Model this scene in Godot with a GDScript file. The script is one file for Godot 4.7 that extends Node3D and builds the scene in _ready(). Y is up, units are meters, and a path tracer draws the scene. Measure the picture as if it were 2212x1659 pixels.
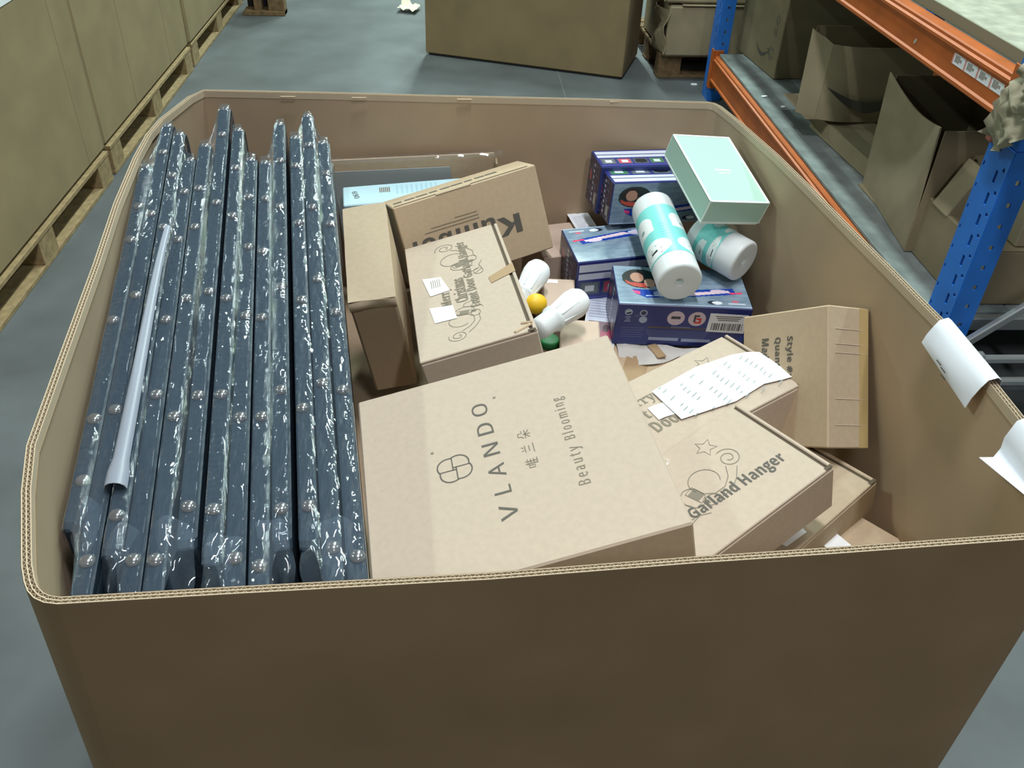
extends Node3D

var M := {}
var rng := RandomNumberGenerator.new()

func _ready():
	rng.seed = 7
	# ---------- camera, environment, light ----------
	var cam := Camera3D.new()
	cam.name = "camera"
	cam.keep_aspect = Camera3D.KEEP_HEIGHT
	cam.fov = 47.7148
	cam.near = 0.05
	cam.far = 80.0
	cam.transform = Transform3D(Basis(Vector3(0.997923, 0.034154, 0.05462), Vector3(0.005885, 0.796002, -0.605265), Vector3(-0.06415, 0.604329, 0.794148)), Vector3(0, EYE, 0))
	add_child(cam)
	cam.current = true
	var we := WorldEnvironment.new()
	we.name = "world_environment"
	var e := Environment.new()
	e.background_mode = Environment.BG_COLOR
	e.background_color = Color(0.02, 0.02, 0.02)
	e.tonemap_mode = Environment.TONE_MAPPER_LINEAR
	e.tonemap_exposure = 1.0
	e.sdfgi_enabled = true
	e.ssao_enabled = true
	e.ssil_enabled = true
	we.environment = e
	add_child(we)
	make_materials()
	var LC := Color(0.985, 0.99, 1.0)
	var LG := Color(0.90, 1.0, 0.965)
	lamp(Vector3(0.25, 4.4, -0.95), 9.4, LC, "long white lamp hung straight above the open carton")
	lamp(Vector3(3.6, 5.6, -2.6), 10.0, LG, "long white lamp hung above the pallet rack")
	lamp(Vector3(-5.2, 5.6, -1.9), 14.0, LG, "long white lamp hung behind the row of tall cartons")
	lamp(Vector3(0.8, 5.6, -4.4), 13.0, LG, "long white lamp hung over the aisle beyond the open carton")
	lamp(Vector3(0.8, 5.6, -7.0), 18.0, LG, "second long white lamp down the aisle beyond the open carton")
	lamp(Vector3(0.8, 5.6, -9.6), 22.0, LG, "third long white lamp down the aisle beyond the open carton")
	lamp(Vector3(0.8, 5.6, -12.2), 22.0, LG, "fourth long white lamp down the aisle beyond the open carton")
	lamp(Vector3(0.8, 5.6, -15.0), 22.0, LG, "last long white lamp at the far end of the aisle")
	lamp(Vector3(-5.2, 5.6, -7.5), 12.0, LG, "long white lamp hung far off on the left")
	lamp(Vector3(1.2, 5.6, 3.2), 11.0, LC, "long white lamp hung over the aisle behind the viewer")
	build_room()
	build_gaylord()
	build_frame_packs()
	build_cartons()
	build_navy_boxes()
	build_loose_goods()
	build_papers()
	build_pallet_row()
	build_background()
	build_rack()

const EYE := 1.65

# ---------- helpers ----------
func sm(c: Color, rough := 0.8, tex = null, sc := 1.0) -> StandardMaterial3D:
	var m := StandardMaterial3D.new()
	m.albedo_color = c
	m.roughness = rough
	if tex != null:
		m.albedo_texture = tex
		m.uv1_triplanar = true
		m.uv1_world_triplanar = false
		m.uv1_scale = Vector3.ONE * sc
	return m

func lin(r: float, g: float, b: float) -> Color:
	return Color(r, g, b).linear_to_srgb()

func noise_tex(freq: float, lo: float, hi: float, seed_: int, size := 512, oct := 4, warm := 0.0) -> NoiseTexture2D:
	var n := FastNoiseLite.new()
	n.seed = seed_
	n.frequency = freq
	n.fractal_octaves = oct
	n.noise_type = FastNoiseLite.TYPE_SIMPLEX_SMOOTH
	var t := NoiseTexture2D.new()
	t.width = size
	t.height = size
	t.seamless = true
	t.noise = n
	var g := Gradient.new()
	g.set_color(0, Color(lo, lo, lo - warm))
	g.set_color(1, Color(hi, hi, hi))
	t.color_ramp = g
	return t

func normal_tex(freq: float, seed_: int, bump: float, size := 512, oct := 3) -> NoiseTexture2D:
	var n := FastNoiseLite.new()
	n.seed = seed_
	n.frequency = freq
	n.fractal_octaves = oct
	var t := NoiseTexture2D.new()
	t.width = size
	t.height = size
	t.seamless = true
	t.as_normal_map = true
	t.bump_strength = bump
	t.noise = n
	return t

func make_materials():
	var fib := noise_tex(0.05, 0.955, 1.0, 3, 512, 5)
	var mott := noise_tex(0.006, 0.90, 1.0, 9, 512, 3)
	M.kraft = sm(lin(0.50, 0.40, 0.315), 0.85, fib, 3.0)
	M.kraft2 = sm(lin(0.48, 0.38, 0.265), 0.85, fib, 3.0)
	M.kraft3 = sm(lin(0.53, 0.40, 0.265), 0.85, fib, 3.0)
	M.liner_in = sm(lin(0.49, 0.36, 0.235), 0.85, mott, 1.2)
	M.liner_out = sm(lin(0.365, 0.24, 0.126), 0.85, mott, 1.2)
	M.flute = sm(lin(0.55, 0.44, 0.31), 0.9)
	M.old = sm(lin(0.40, 0.325, 0.205), 0.9, mott, 1.5)
	M.old2 = sm(lin(0.30, 0.235, 0.14), 0.9, mott, 1.5)
	M.bgbox = sm(lin(0.31, 0.225, 0.115), 0.9, mott, 1.0)
	M.rowbox = sm(lin(0.325, 0.245, 0.128), 0.9, mott, 1.0)
	M.ink = sm(lin(0.10, 0.09, 0.075), 0.8)
	M.ink_soft = sm(lin(0.20, 0.17, 0.125), 0.8)
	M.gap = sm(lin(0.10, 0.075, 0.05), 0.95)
	M.tape = sm(lin(0.40, 0.27, 0.155), 0.35)
	M.tape_gold = sm(lin(0.45, 0.33, 0.15), 0.3)
	M.clear_tape = film_mat(Color(1, 0.95, 0.9, 0.12), 0.12, 0.6, 11)
	M.white = sm(lin(0.86, 0.88, 0.90), 0.7)
	M.paper = sm(lin(0.84, 0.86, 0.90), 0.75)
	M.paper_sh = sm(lin(0.80, 0.83, 0.90), 0.75)
	M.plastic = sm(lin(0.88, 0.92, 0.93), 0.35)
	M.plastic.backlight_enabled = true
	M.plastic.backlight = Color(0.7, 0.72, 0.72)
	M.steel_bar = sm(lin(0.019, 0.032, 0.050), 0.38)
	M.steel_bar.metallic_specular = 0.3
	M.steel_bar.normal_enabled = true
	M.steel_bar.normal_texture = normal_tex(0.02, 21, 3.0)
	M.steel_bar.uv1_triplanar = true
	M.steel_bar.uv1_scale = Vector3(6, 6, 2)
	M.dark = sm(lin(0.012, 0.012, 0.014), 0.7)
	M.rivet = sm(lin(0.22, 0.22, 0.23), 0.2)
	M.rivet.metallic = 0.6
	M.film = film_mat(Color(0.80, 0.90, 1.0, 0.03), 0.06, 0.12, 31)
	M.film2 = film_mat(Color(0.78, 0.88, 1.0, 0.045), 0.05, 0.10, 33)
	M.foam = sm(lin(0.27, 0.30, 0.36), 0.4)
	M.mint = sm(lin(0.42, 0.635, 0.545), 0.45)
	M.mint_edge = sm(lin(0.86, 0.93, 0.90), 0.5)
	M.navy = sm(lin(0.035, 0.05, 0.19), 0.3)
	M.yellow = sm(lin(0.85, 0.52, 0.02), 0.45)
	M.green = sm(lin(0.02, 0.22, 0.06), 0.5)
	M.paleblue = sm(lin(0.50, 0.72, 0.80), 0.5)
	M.greyfilm = sm(lin(0.33, 0.345, 0.34), 0.4)
	M.orange = sm(lin(0.54, 0.125, 0.018), 0.55, noise_tex(0.01, 0.85, 1.0, 13), 1.0)
	M.blue = sm(lin(0.022, 0.195, 0.72), 0.45, noise_tex(0.01, 0.85, 1.0, 14), 1.0)
	M.deck = sm(lin(0.25, 0.28, 0.275), 0.85, noise_tex(0.012, 0.7, 1.0, 15), 1.0)
	M.board = sm(lin(0.50, 0.50, 0.40), 0.85, noise_tex(0.02, 0.8, 1.0, 16), 1.2)
	M.board_edge = sm(lin(0.20, 0.19, 0.125), 0.9)
	M.galv = sm(lin(0.45, 0.47, 0.48), 0.35)
	M.galv.metallic = 0.7
	M.wood = sm(lin(0.42, 0.295, 0.145), 0.85, noise_tex(0.02, 0.75, 1.0, 17), 2.0)
	M.wood2 = sm(lin(0.30, 0.19, 0.09), 0.85, noise_tex(0.02, 0.7, 1.0, 18), 2.0)
	M.concrete = sm(lin(0.138, 0.149, 0.156), 0.55, noise_tex(0.006, 0.80, 1.0, 19, 1024, 6), 0.35)
	M.wall = sm(lin(0.55, 0.57, 0.57), 0.9)
	M.ceil = sm(lin(0.62, 0.64, 0.65), 0.9)
	M.lamp_case = sm(lin(0.6, 0.6, 0.6), 0.5)
	M.glow = sm(lin(0.9, 0.95, 0.95), 0.5)
	M.glow.emission_enabled = true
	M.glow.emission = Color(0.95, 1.0, 0.98)
	M.glow.emission_energy_multiplier = 6.0
	M.lemon_paper = sm(lin(0.72, 0.74, 0.50), 0.8)

func film_mat(c: Color, rough: float, bump: float, seed_: int) -> StandardMaterial3D:
	var m := StandardMaterial3D.new()
	m.albedo_color = c
	m.transparency = BaseMaterial3D.TRANSPARENCY_ALPHA
	m.roughness = rough
	m.metallic_specular = 0.5
	m.cull_mode = BaseMaterial3D.CULL_DISABLED
	m.normal_enabled = true
	m.normal_texture = normal_tex(0.02, seed_, 6.0)
	m.normal_scale = bump
	m.uv1_triplanar = true
	m.uv1_scale = Vector3(5, 5, 12)
	return m

func root(called: String, label: String, category: String, xf := Transform3D.IDENTITY, group := "") -> Node3D:
	var n := Node3D.new()
	n.name = called
	n.transform = xf
	add_child(n, true)
	n.name = fixname(called, n.name)
	return tag(n, label, category, group)

func tag(n: Node3D, label: String, category: String, group := "") -> Node3D:
	if label != "":
		n.set_meta("label", label)
	if category != "":
		n.set_meta("category", category)
	if group != "":
		n.set_meta("group", group)
	return n

var used := {}
func fixname(called: String, _now) -> String:
	var k: int = used.get(called, 0)
	used[called] = k + 1
	return called if k == 0 else "%s_%03d" % [called, k]

func part(called: String, m: Mesh, mat: Material, parent: Node, xf := Transform3D.IDENTITY) -> MeshInstance3D:
	var o := MeshInstance3D.new()
	o.mesh = m
	o.material_override = mat
	o.transform = xf
	if parent == self:
		o.name = fixname(called, "")
	else:
		var k := 0
		var nm := called
		while parent.has_node(NodePath(nm)):
			k += 1
			nm = "%s_%03d" % [called, k]
		o.name = nm
	parent.add_child(o, true)
	return o

func st_new() -> SurfaceTool:
	var st := SurfaceTool.new()
	st.begin(Mesh.PRIMITIVE_TRIANGLES)
	return st

func done(st: SurfaceTool) -> ArrayMesh:
	return st.commit()

# a quad a b c d seen clockwise from its outside; flat normal
func quad(st: SurfaceTool, a: Vector3, b: Vector3, c: Vector3, d: Vector3, uv = null):
	var n := (c - a).cross(b - a)
	if n.length() < 1e-14:
		n = (d - a).cross(c - a)
	n = n.normalized()
	var P := [a, b, c, a, c, d]
	var I := [0, 1, 2, 0, 2, 3]
	for k in 6:
		st.set_normal(n)
		if uv != null:
			st.set_uv(uv[I[k]])
		else:
			st.set_uv(Vector2.ZERO)
		st.add_vertex(P[k])

func tri(st: SurfaceTool, a: Vector3, b: Vector3, c: Vector3):
	var n := (c - a).cross(b - a).normalized()
	for p in [a, b, c]:
		st.set_normal(n)
		st.set_uv(Vector2.ZERO)
		st.add_vertex(p)

# orient a quad so that it faces "out"
func oquad(st: SurfaceTool, a: Vector3, b: Vector3, c: Vector3, d: Vector3, out: Vector3, uv = null):
	if (c - a).cross(b - a).dot(out) >= 0.0 and not ((c - a).cross(b - a).length() < 1e-14 and (d - a).cross(c - a).dot(out) < 0.0):
		quad(st, a, b, c, d, uv)
	else:
		quad(st, a, d, c, b, null if uv == null else [uv[0], uv[3], uv[2], uv[1]])

func otri(st: SurfaceTool, a: Vector3, b: Vector3, c: Vector3, out: Vector3):
	if (c - a).cross(b - a).dot(out) >= 0.0:
		tri(st, a, b, c)
	else:
		tri(st, a, c, b)

# box with chamfered edges
func add_box(st: SurfaceTool, size: Vector3, ch: float, xf := Transform3D.IDENTITY):
	var h := size / 2.0
	ch = minf(ch, minf(h.x, minf(h.y, h.z)) * 0.9)
	var bs := xf.basis
	for ax in 3:
		for s in [-1.0, 1.0]:
			var u := (ax + 1) % 3
			var v := (ax + 2) % 3
			var P := []
			for c in [[-1, -1], [1, -1], [1, 1], [-1, 1]]:
				var p := Vector3.ZERO
				p[ax] = s * h[ax]
				p[u] = c[0] * (h[u] - ch)
				p[v] = c[1] * (h[v] - ch)
				P.append(xf * p)
			var o := Vector3.ZERO
			o[ax] = s
			oquad(st, P[0], P[1], P[2], P[3], bs * o)
	if ch <= 0.0:
		return
	for ax in 3:
		var u := (ax + 1) % 3
		var v := (ax + 2) % 3
		for c in [[-1, -1], [1, -1], [1, 1], [-1, 1]]:
			var P := []
			for k in 4:
				var p := Vector3.ZERO
				p[ax] = (h[ax] - ch) * (1.0 if k == 1 or k == 2 else -1.0)
				p[u] = c[0] * (h[u] - (ch if k < 2 else 0.0))
				p[v] = c[1] * (h[v] - (0.0 if k < 2 else ch))
				P.append(xf * p)
			var o := Vector3.ZERO
			o[u] = c[0]
			o[v] = c[1]
			oquad(st, P[0], P[1], P[2], P[3], bs * o)
	for sx in [-1, 1]:
		for sy in [-1, 1]:
			for sz in [-1, 1]:
				var s := Vector3(sx, sy, sz)
				var P := []
				for ax in 3:
					var p := s * (h - Vector3.ONE * ch)
					p[ax] = s[ax] * h[ax]
					P.append(xf * p)
				otri(st, P[0], P[1], P[2], bs * s)

func box_mesh(size: Vector3, ch := 0.002, xf := Transform3D.IDENTITY) -> ArrayMesh:
	var st := st_new()
	add_box(st, size, ch, xf)
	return done(st)

func at(p: Vector3) -> Transform3D:
	return Transform3D(Basis.IDENTITY, p)

func rv(c: Vector3, r: Vector3, k := 1.0) -> Transform3D:
	var a := r.length()
	var b := Basis(r / a, a) if a > 1e-6 else Basis.IDENTITY
	return Transform3D(b * Basis.from_scale(Vector3.ONE * k), c)

func basis_from(x: Vector3, y: Vector3) -> Basis:
	x = x.normalized()
	var z := x.cross(y).normalized()
	return Basis(x, z.cross(x).normalized(), z)

# ribbon of width w along points in the plane of xf (x,y), flat print
func ribbon(st: SurfaceTool, pts: Array, w: float, xf: Transform3D, closed := false):
	var n := pts.size()
	var L := []
	var Rr := []
	for i in n:
		var a: Vector2 = pts[(i - 1 + n) % n] if closed or i > 0 else pts[i]
		var b: Vector2 = pts[(i + 1) % n] if closed or i < n - 1 else pts[i]
		var t := (b - a).normalized()
		var nn := Vector2(-t.y, t.x) * w * 0.5
		var p: Vector2 = pts[i]
		L.append(xf * Vector3(p.x + nn.x, p.y + nn.y, 0))
		Rr.append(xf * Vector3(p.x - nn.x, p.y - nn.y, 0))
	var m := n if closed else n - 1
	for i in m:
		var j := (i + 1) % n
		oquad(st, L[i], L[j], Rr[j], Rr[i], xf.basis.z)

func arc(c: Vector2, rx: float, ry: float, a0: float, a1: float, n := 14) -> Array:
	var o := []
	for i in n + 1:
		var a := deg_to_rad(lerpf(a0, a1, float(i) / n))
		o.append(c + Vector2(cos(a) * rx, sin(a) * ry))
	return o

func font(kind: String, weight := 400) -> SystemFont:
	var f := SystemFont.new()
	f.font_names = PackedStringArray([kind])
	f.font_weight = weight
	return f

# lettering: left end of the baseline at "from" (local), reading along xd, tops along yd
func text(parent: Node, s: String, from: Vector3, xd: Vector3, yd: Vector3, width: float, height: float, mat: Material, kind := "Droid Sans", weight := 400, called := "lettering") -> MeshInstance3D:
	var t := TextMesh.new()
	t.text = s
	t.font = font(kind, weight)
	t.font_size = 48
	t.pixel_size = 0.001
	t.depth = 0.0002
	t.curve_step = 2.0
	t.horizontal_alignment = HORIZONTAL_ALIGNMENT_LEFT
	var bb := t.get_aabb()
	var b := basis_from(xd, yd)
	var kx := width / maxf(bb.size.x, 1e-5)
	var ky := height / maxf(bb.size.y, 1e-5)
	var xf := Transform3D(Basis(b.x * kx, b.y * ky, b.z), from)
	xf.origin = from - b.x * kx * bb.position.x - b.y * ky * bb.position.y
	return part(called, t, mat, parent, xf)

# solid of revolution about y; prof: Array of Vector2(r, y)
func lathe(prof: Array, seg := 32, xf := Transform3D.IDENTITY, st: SurfaceTool = null, a0 := 0.0, a1 := TAU) -> SurfaceTool:
	if st == null:
		st = st_new()
	var n := prof.size()
	for i in n - 1:
		var p: Vector2 = prof[i]
		var q: Vector2 = prof[i + 1]
		var pn := lathe_n(prof, i)
		var qn := lathe_n(prof, i + 1)
		for k in seg:
			var a := lerpf(a0, a1, float(k) / seg)
			var b := lerpf(a0, a1, float(k + 1) / seg)
			var V := [lv(p, a), lv(p, b), lv(q, b), lv(q, a)]
			var N := [ln_(pn, a), ln_(pn, b), ln_(qn, b), ln_(qn, a)]
			var ti := float(i) / (n - 1)
			var tj := float(i + 1) / (n - 1)
			var U := [Vector2(float(k) / seg, ti), Vector2(float(k + 1) / seg, ti), Vector2(float(k + 1) / seg, tj), Vector2(float(k) / seg, tj)]
			for ix in [[0, 1, 2], [0, 2, 3]]:
				var A: Vector3 = V[ix[0]]
				var B: Vector3 = V[ix[1]]
				var Cc: Vector3 = V[ix[2]]
				var fn := (Cc - A).cross(B - A)
				if fn.length() < 1e-14:
					continue
				var order: Array = ix if fn.dot(N[ix[0]] + N[ix[1]] + N[ix[2]]) > 0 else [ix[0], ix[2], ix[1]]
				for j in order:
					st.set_normal((xf.basis * N[j]).normalized())
					st.set_uv(U[j])
					st.add_vertex(xf * V[j])
	return st

func lathe_n(prof: Array, i: int) -> Vector2:
	var a: Vector2 = prof[maxi(i - 1, 0)]
	var b: Vector2 = prof[mini(i + 1, prof.size() - 1)]
	var t := (b - a).normalized()
	return Vector2(t.y, -t.x)

func lv(p: Vector2, a: float) -> Vector3:
	return Vector3(p.x * cos(a), p.y, p.x * sin(a))

func ln_(n: Vector2, a: float) -> Vector3:
	return Vector3(n.x * cos(a), n.y, n.x * sin(a))

# smooth grid surface from rows of points, both sides drawn by giving it thickness t
func sheet(G: Array, t := 0.0006, uvs := true, st: SurfaceTool = null) -> SurfaceTool:
	if st == null:
		st = st_new()
	var nr := G.size()
	var nc: int = G[0].size()
	var N := []
	for i in nr:
		var row := []
		for j in nc:
			var du: Vector3 = G[i][mini(j + 1, nc - 1)] - G[i][maxi(j - 1, 0)]
			var dv: Vector3 = G[mini(i + 1, nr - 1)][j] - G[maxi(i - 1, 0)][j]
			row.append(dv.cross(du).normalized())
		N.append(row)
	for side in ([1.0, -1.0] if t > 0.0 else [1.0]):
		for i in nr - 1:
			for j in nc - 1:
				var ids := [[i, j], [i, j + 1], [i + 1, j + 1], [i + 1, j]]
				var orders := [[0, 1, 2], [0, 2, 3]] if side > 0 else [[0, 2, 1], [0, 3, 2]]
				for od in orders:
					for k in od:
						var a: int = ids[k][0]
						var b: int = ids[k][1]
						var n: Vector3 = N[a][b]
						st.set_normal(-n * side if FLIP else n * side)
						st.set_uv(Vector2(float(b) / (nc - 1), float(a) / (nr - 1)))
						st.add_vertex(G[a][b] + (n * side * t * 0.5))
	if t > 0.0:
		var ring := []
		for j in nc: ring.append([0, j])
		for i in range(1, nr): ring.append([i, nc - 1])
		for j in range(nc - 2, -1, -1): ring.append([nr - 1, j])
		for i in range(nr - 2, 0, -1): ring.append([i, 0])
		var ctr := Vector3.ZERO
		for i in nr:
			for j in nc: ctr += G[i][j]
		ctr /= nr * nc
		for k in ring.size():
			var a = ring[k]
			var b = ring[(k + 1) % ring.size()]
			var pa: Vector3 = G[a[0]][a[1]]
			var pb: Vector3 = G[b[0]][b[1]]
			var na: Vector3 = N[a[0]][a[1]] * t * 0.5
			var nb: Vector3 = N[b[0]][b[1]] * t * 0.5
			oquad(st, pa + na, pb + nb, pb - nb, pa - na, (pa + pb) / 2 - ctr)
	return st

const FLIP := false

func struct(called: String, m: Mesh, mat: Material, xf := Transform3D.IDENTITY) -> MeshInstance3D:
	var o := part(called, m, mat, self, xf)
	o.set_meta("kind", "structure")
	return o

# ---------- room ----------
func lamp(p: Vector3, power: float, c: Color, label: String):
	var t := root("ceiling_lamp", label, "lamp", at(p), "long lamps hung from the ceiling")
	part("housing", box_mesh(Vector3(0.30, 0.07, 1.3), 0.01, at(Vector3(0, 0.045, 0))), M.lamp_case, t)
	part("diffuser", box_mesh(Vector3(0.26, 0.016, 1.24), 0.003), M.glow, t)
	for s in [-0.5, 0.5]:
		part("hanger", box_mesh(Vector3(0.01, 7.0 - p.y - 0.08, 0.01), 0.001, at(Vector3(0, 0.08 + (7.0 - p.y - 0.08) / 2, s))), M.lamp_case, t)
	var l := AreaLight3D.new()
	l.name = "lamp_glow"
	l.area_size = Vector2(0.26, 1.24)
	l.area_normalize_energy = true
	l.light_color = c
	l.light_energy = power
	l.light_size = 0.5
	l.shadow_enabled = true
	l.area_range = 40.0
	l.area_attenuation = 2.0
	l.transform = Transform3D(Basis(Vector3(1, 0, 0), Vector3(0, 0, -1), Vector3(0, 1, 0)), Vector3(0, -0.012, 0))
	t.add_child(l)

func build_room():
	struct("floor", box_mesh(Vector3(22, 0.2, 30), 0, at(Vector3(0, -0.1, -4))), M.concrete)
	struct("ceiling", box_mesh(Vector3(22, 0.2, 30), 0, at(Vector3(0, 7.1, -4))), M.ceil)
	struct("wall_left", box_mesh(Vector3(0.2, 7.4, 30), 0, at(Vector3(-11.1, 3.5, -4))), M.wall)
	struct("wall_right", box_mesh(Vector3(0.2, 7.4, 30), 0, at(Vector3(11.1, 3.5, -4))), M.wall)
	struct("wall_back", box_mesh(Vector3(22.4, 7.4, 0.2), 0, at(Vector3(0, 3.5, -19.1))), M.wall)
	struct("wall_front", box_mesh(Vector3(22.4, 7.4, 0.2), 0, at(Vector3(0, 3.5, 11.1))), M.wall)

# ---------- the big open carton ----------
const RIM := 1.05
const WALL := 0.0095

func rim_panels() -> Array:
	# outer rim, walked clockwise seen from above, one list per wall panel
	return [
		["front_panel", [Vector2(-0.335, -0.487), Vector2(-0.193, -0.494), Vector2(0.029, -0.504), Vector2(0.215, -0.518), Vector2(0.347, -0.526), Vector2(0.537, -0.539), Vector2(0.588, -0.545)]],
		["corner_panel", [Vector2(0.588, -0.545), Vector2(0.613, -0.556), Vector2(0.629, -0.578), Vector2(0.636, -0.61)]],
		["right_panel", [Vector2(0.636, -0.61), Vector2(0.638, -0.72), Vector2(0.639, -0.80), Vector2(0.638, -0.92), Vector2(0.632, -0.98), Vector2(0.625, -1.056), Vector2(0.613, -1.169), Vector2(0.597, -1.337), Vector2(0.583, -1.464), Vector2(0.557, -1.63), Vector2(0.540, -1.712)]],
		["corner_panel", [Vector2(0.540, -1.712), Vector2(0.531, -1.731), Vector2(0.517, -1.738)]],
		["back_panel", [Vector2(0.517, -1.738), Vector2(0.252, -1.748), Vector2(-0.048, -1.754), Vector2(-0.262, -1.762), Vector2(-0.499, -1.765)]],
		["corner_panel", [Vector2(-0.499, -1.765), Vector2(-0.521, -1.722)]],
		["left_panel", [Vector2(-0.521, -1.722), Vector2(-0.544, -1.60), Vector2(-0.547, -1.526), Vector2(-0.540, -1.423), Vector2(-0.519, -1.247), Vector2(-0.490, -1.062), Vector2(-0.459, -0.842), Vector2(-0.446, -0.752), Vector2(-0.437, -0.69), Vector2(-0.417, -0.624), Vector2(-0.388, -0.548)]],
		["corner_panel", [Vector2(-0.388, -0.548), Vector2(-0.3805, -0.529), Vector2(-0.372, -0.512), Vector2(-0.3655, -0.502), Vector2(-0.357, -0.494), Vector2(-0.347, -0.489), Vector2(-0.335, -0.487)]],
	]

func bottom_of(p: Vector2, y: float) -> Vector2:
	return Vector2(p.x - 0.055 * (RIM - y) * clampf((0.45 - p.x) / 0.8, 0.0, 1.0), p.y)

func build_gaylord():
	var t := root("bulk_carton", "large open double-wall brown carton in the foreground, filled with goods", "carton")
	var panels := rim_panels()
	var loop := []
	for pn in panels:
		var a: Array = pn[1]
		for i in a.size() - 1:
			loop.append(a[i])
	var n := loop.size()
	var off := {}
	for i in n:
		var tt: Vector2 = (loop[(i + 1) % n] - loop[(i - 1 + n) % n]).normalized()
		off[loop[i]] = Vector2(tt.y, -tt.x)      # towards the inside
	var ctr := Vector2(0.05, -1.13)
	for p in off:
		if off[p].dot(ctr - p) < 0:
			off[p] = -off[p]
	var top := RIM - 0.012
	for pn in panels:
		var a: Array = pn[1]
		for face in 2:
			var G := []
			for y in [0.004, 0.5, RIM - 0.0005]:
				var row := []
				for p in a:
					var q: Vector2 = bottom_of(p, y) + (off[p] * (WALL - 0.0006) if face == 1 else Vector2.ZERO)
					row.append(Vector3(q.x, y, q.y))
				G.append(row)
			if face == 1:
				G.reverse()
			var st := sheet(G, 0.0)
			if face == 0:
				for i in a.size() - 1:   # the cut edge under the flutes
					var u: Vector2 = a[i]
					var v: Vector2 = a[i + 1]
					var ui: Vector2 = u + off[u] * WALL
					var vi: Vector2 = v + off[v] * WALL
					oquad(st, Vector3(u.x, top, u.y), Vector3(v.x, top, v.y), Vector3(vi.x, top, vi.y), Vector3(ui.x, top, ui.y), Vector3.UP)
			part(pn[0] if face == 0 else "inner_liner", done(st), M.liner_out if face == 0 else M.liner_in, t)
	# corrugated rim: three liners with two waves between
	var st2 := st_new()
	var len := 0.0
	for i in n:
		var p: Vector2 = loop[i]
		var q: Vector2 = loop[(i + 1) % n]
		for k in 3:
			var o0 := 0.0004 + float(k) * (WALL - 0.0018) / 2.0
			var P := []
			for w in [[p, o0], [q, o0], [q, o0 + 0.001], [p, o0 + 0.001]]:
				var z: Vector2 = w[0] + off[w[0]] * w[1]
				P.append(Vector3(z.x, 0, z.y))
			var up := Vector3(0, RIM - 0.0004 * k, 0)
			var lo := Vector3(0, top - 0.001, 0)
			oquad(st2, P[0] + up, P[1] + up, P[2] + up, P[3] + up, Vector3.UP)
			oquad(st2, P[0] + up, P[1] + up, P[1] + lo, P[0] + lo, P[0] - P[3])
			oquad(st2, P[3] + up, P[2] + up, P[2] + lo, P[3] + lo, P[3] - P[0])
		var d := p.distance_to(q)
		var steps := int(ceil(d / 0.0016))
		for lay in 2:
			var prev = null
			for s in steps + 1:
				var f := float(s) / steps
				var b := p.lerp(q, f)
				var o: Vector2 = (off[p] as Vector2).lerp(off[q], f)
				var ph := (len + d * f) / 0.0072 * TAU + lay * 1.3
				var amp := 0.5 + 0.5 * sin(ph)
				var w0 := 0.0008 + lay * (WALL - 0.001) / 2.0 + amp * ((WALL - 0.001) / 2.0 - 0.0012)
				var z0 := b + o * w0
				var z1 := b + o * (w0 + 0.0005)
				var cur := [Vector3(z0.x, 0, z0.y), Vector3(z1.x, 0, z1.y)]
				if prev != null:
					var up := Vector3(0, RIM - 0.0012, 0)
					var lo := Vector3(0, top - 0.001, 0)
					oquad(st2, prev[0] + up, cur[0] + up, cur[1] + up, prev[1] + up, Vector3.UP)
					oquad(st2, prev[0] + up, cur[0] + up, cur[0] + lo, prev[0] + lo, prev[0] - prev[1])
					oquad(st2, prev[1] + up, cur[1] + up, cur[1] + lo, prev[1] + lo, prev[1] - prev[0])
				prev = cur
		len += d
	var fl := part("corrugated_edge", done(st2), M.flute, t)
	fl.set_meta("kind", "stuff")
	var stb := st_new()
	for i in range(1, n - 1):
		var a2 := bottom_of(loop[0], 0)
		var b2 := bottom_of(loop[i], 0)
		var c2 := bottom_of(loop[i + 1], 0)
		otri(stb, Vector3(a2.x, 0.006, a2.y), Vector3(b2.x, 0.006, b2.y), Vector3(c2.x, 0.006, c2.y), Vector3.UP)
	part("bottom_flap", done(stb), M.liner_in, t)
	# small torn nicks on the back rim
	for x in [-0.33, -0.19, 0.02, 0.33]:
		var s := st_new()
		add_box(s, Vector3(0.03, 0.004, 0.003), 0.001, Transform3D(Basis(Vector3.UP, 0.03) * Basis(Vector3.RIGHT, 0.4), Vector3(x, 1.047, -1.737)))
		part("torn_liner", done(s), M.flute, t)
	# loads underneath are covered by a loose sheet of board
	var pad := root("cardboard_pad", "flat brown cardboard sheet deep inside the big carton under the goods", "cardboard", at(Vector3(0.06, 0.60, -1.13)))
	var ps := st_new()
	var P := []
	for i in n:
		var q: Vector2 = bottom_of(loop[i], 0.6)
		q = q + (off[loop[i]] as Vector2) * 0.02
		P.append(Vector3(q.x - 0.06, 0.01, q.y + 1.13))
	for i in range(1, n - 1):
		otri(ps, P[0], P[i], P[i + 1], Vector3.UP)
		var dn := Vector3(0, -0.01, 0)
		otri(ps, P[0] + dn, P[i] + dn, P[i + 1] + dn, Vector3.DOWN)
	for i in n:
		var j := (i + 1) % n
		var dn := Vector3(0, -0.01, 0)
		oquad(ps, P[i], P[j], P[j] + dn, P[i] + dn, (P[i] + P[j]) / 2)
	part("sheet", done(ps), M.liner_in, pad)

# ---------- wrapped black frames ----------
const BARD := Vector3(-0.142, 0.114, -0.983)

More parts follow.
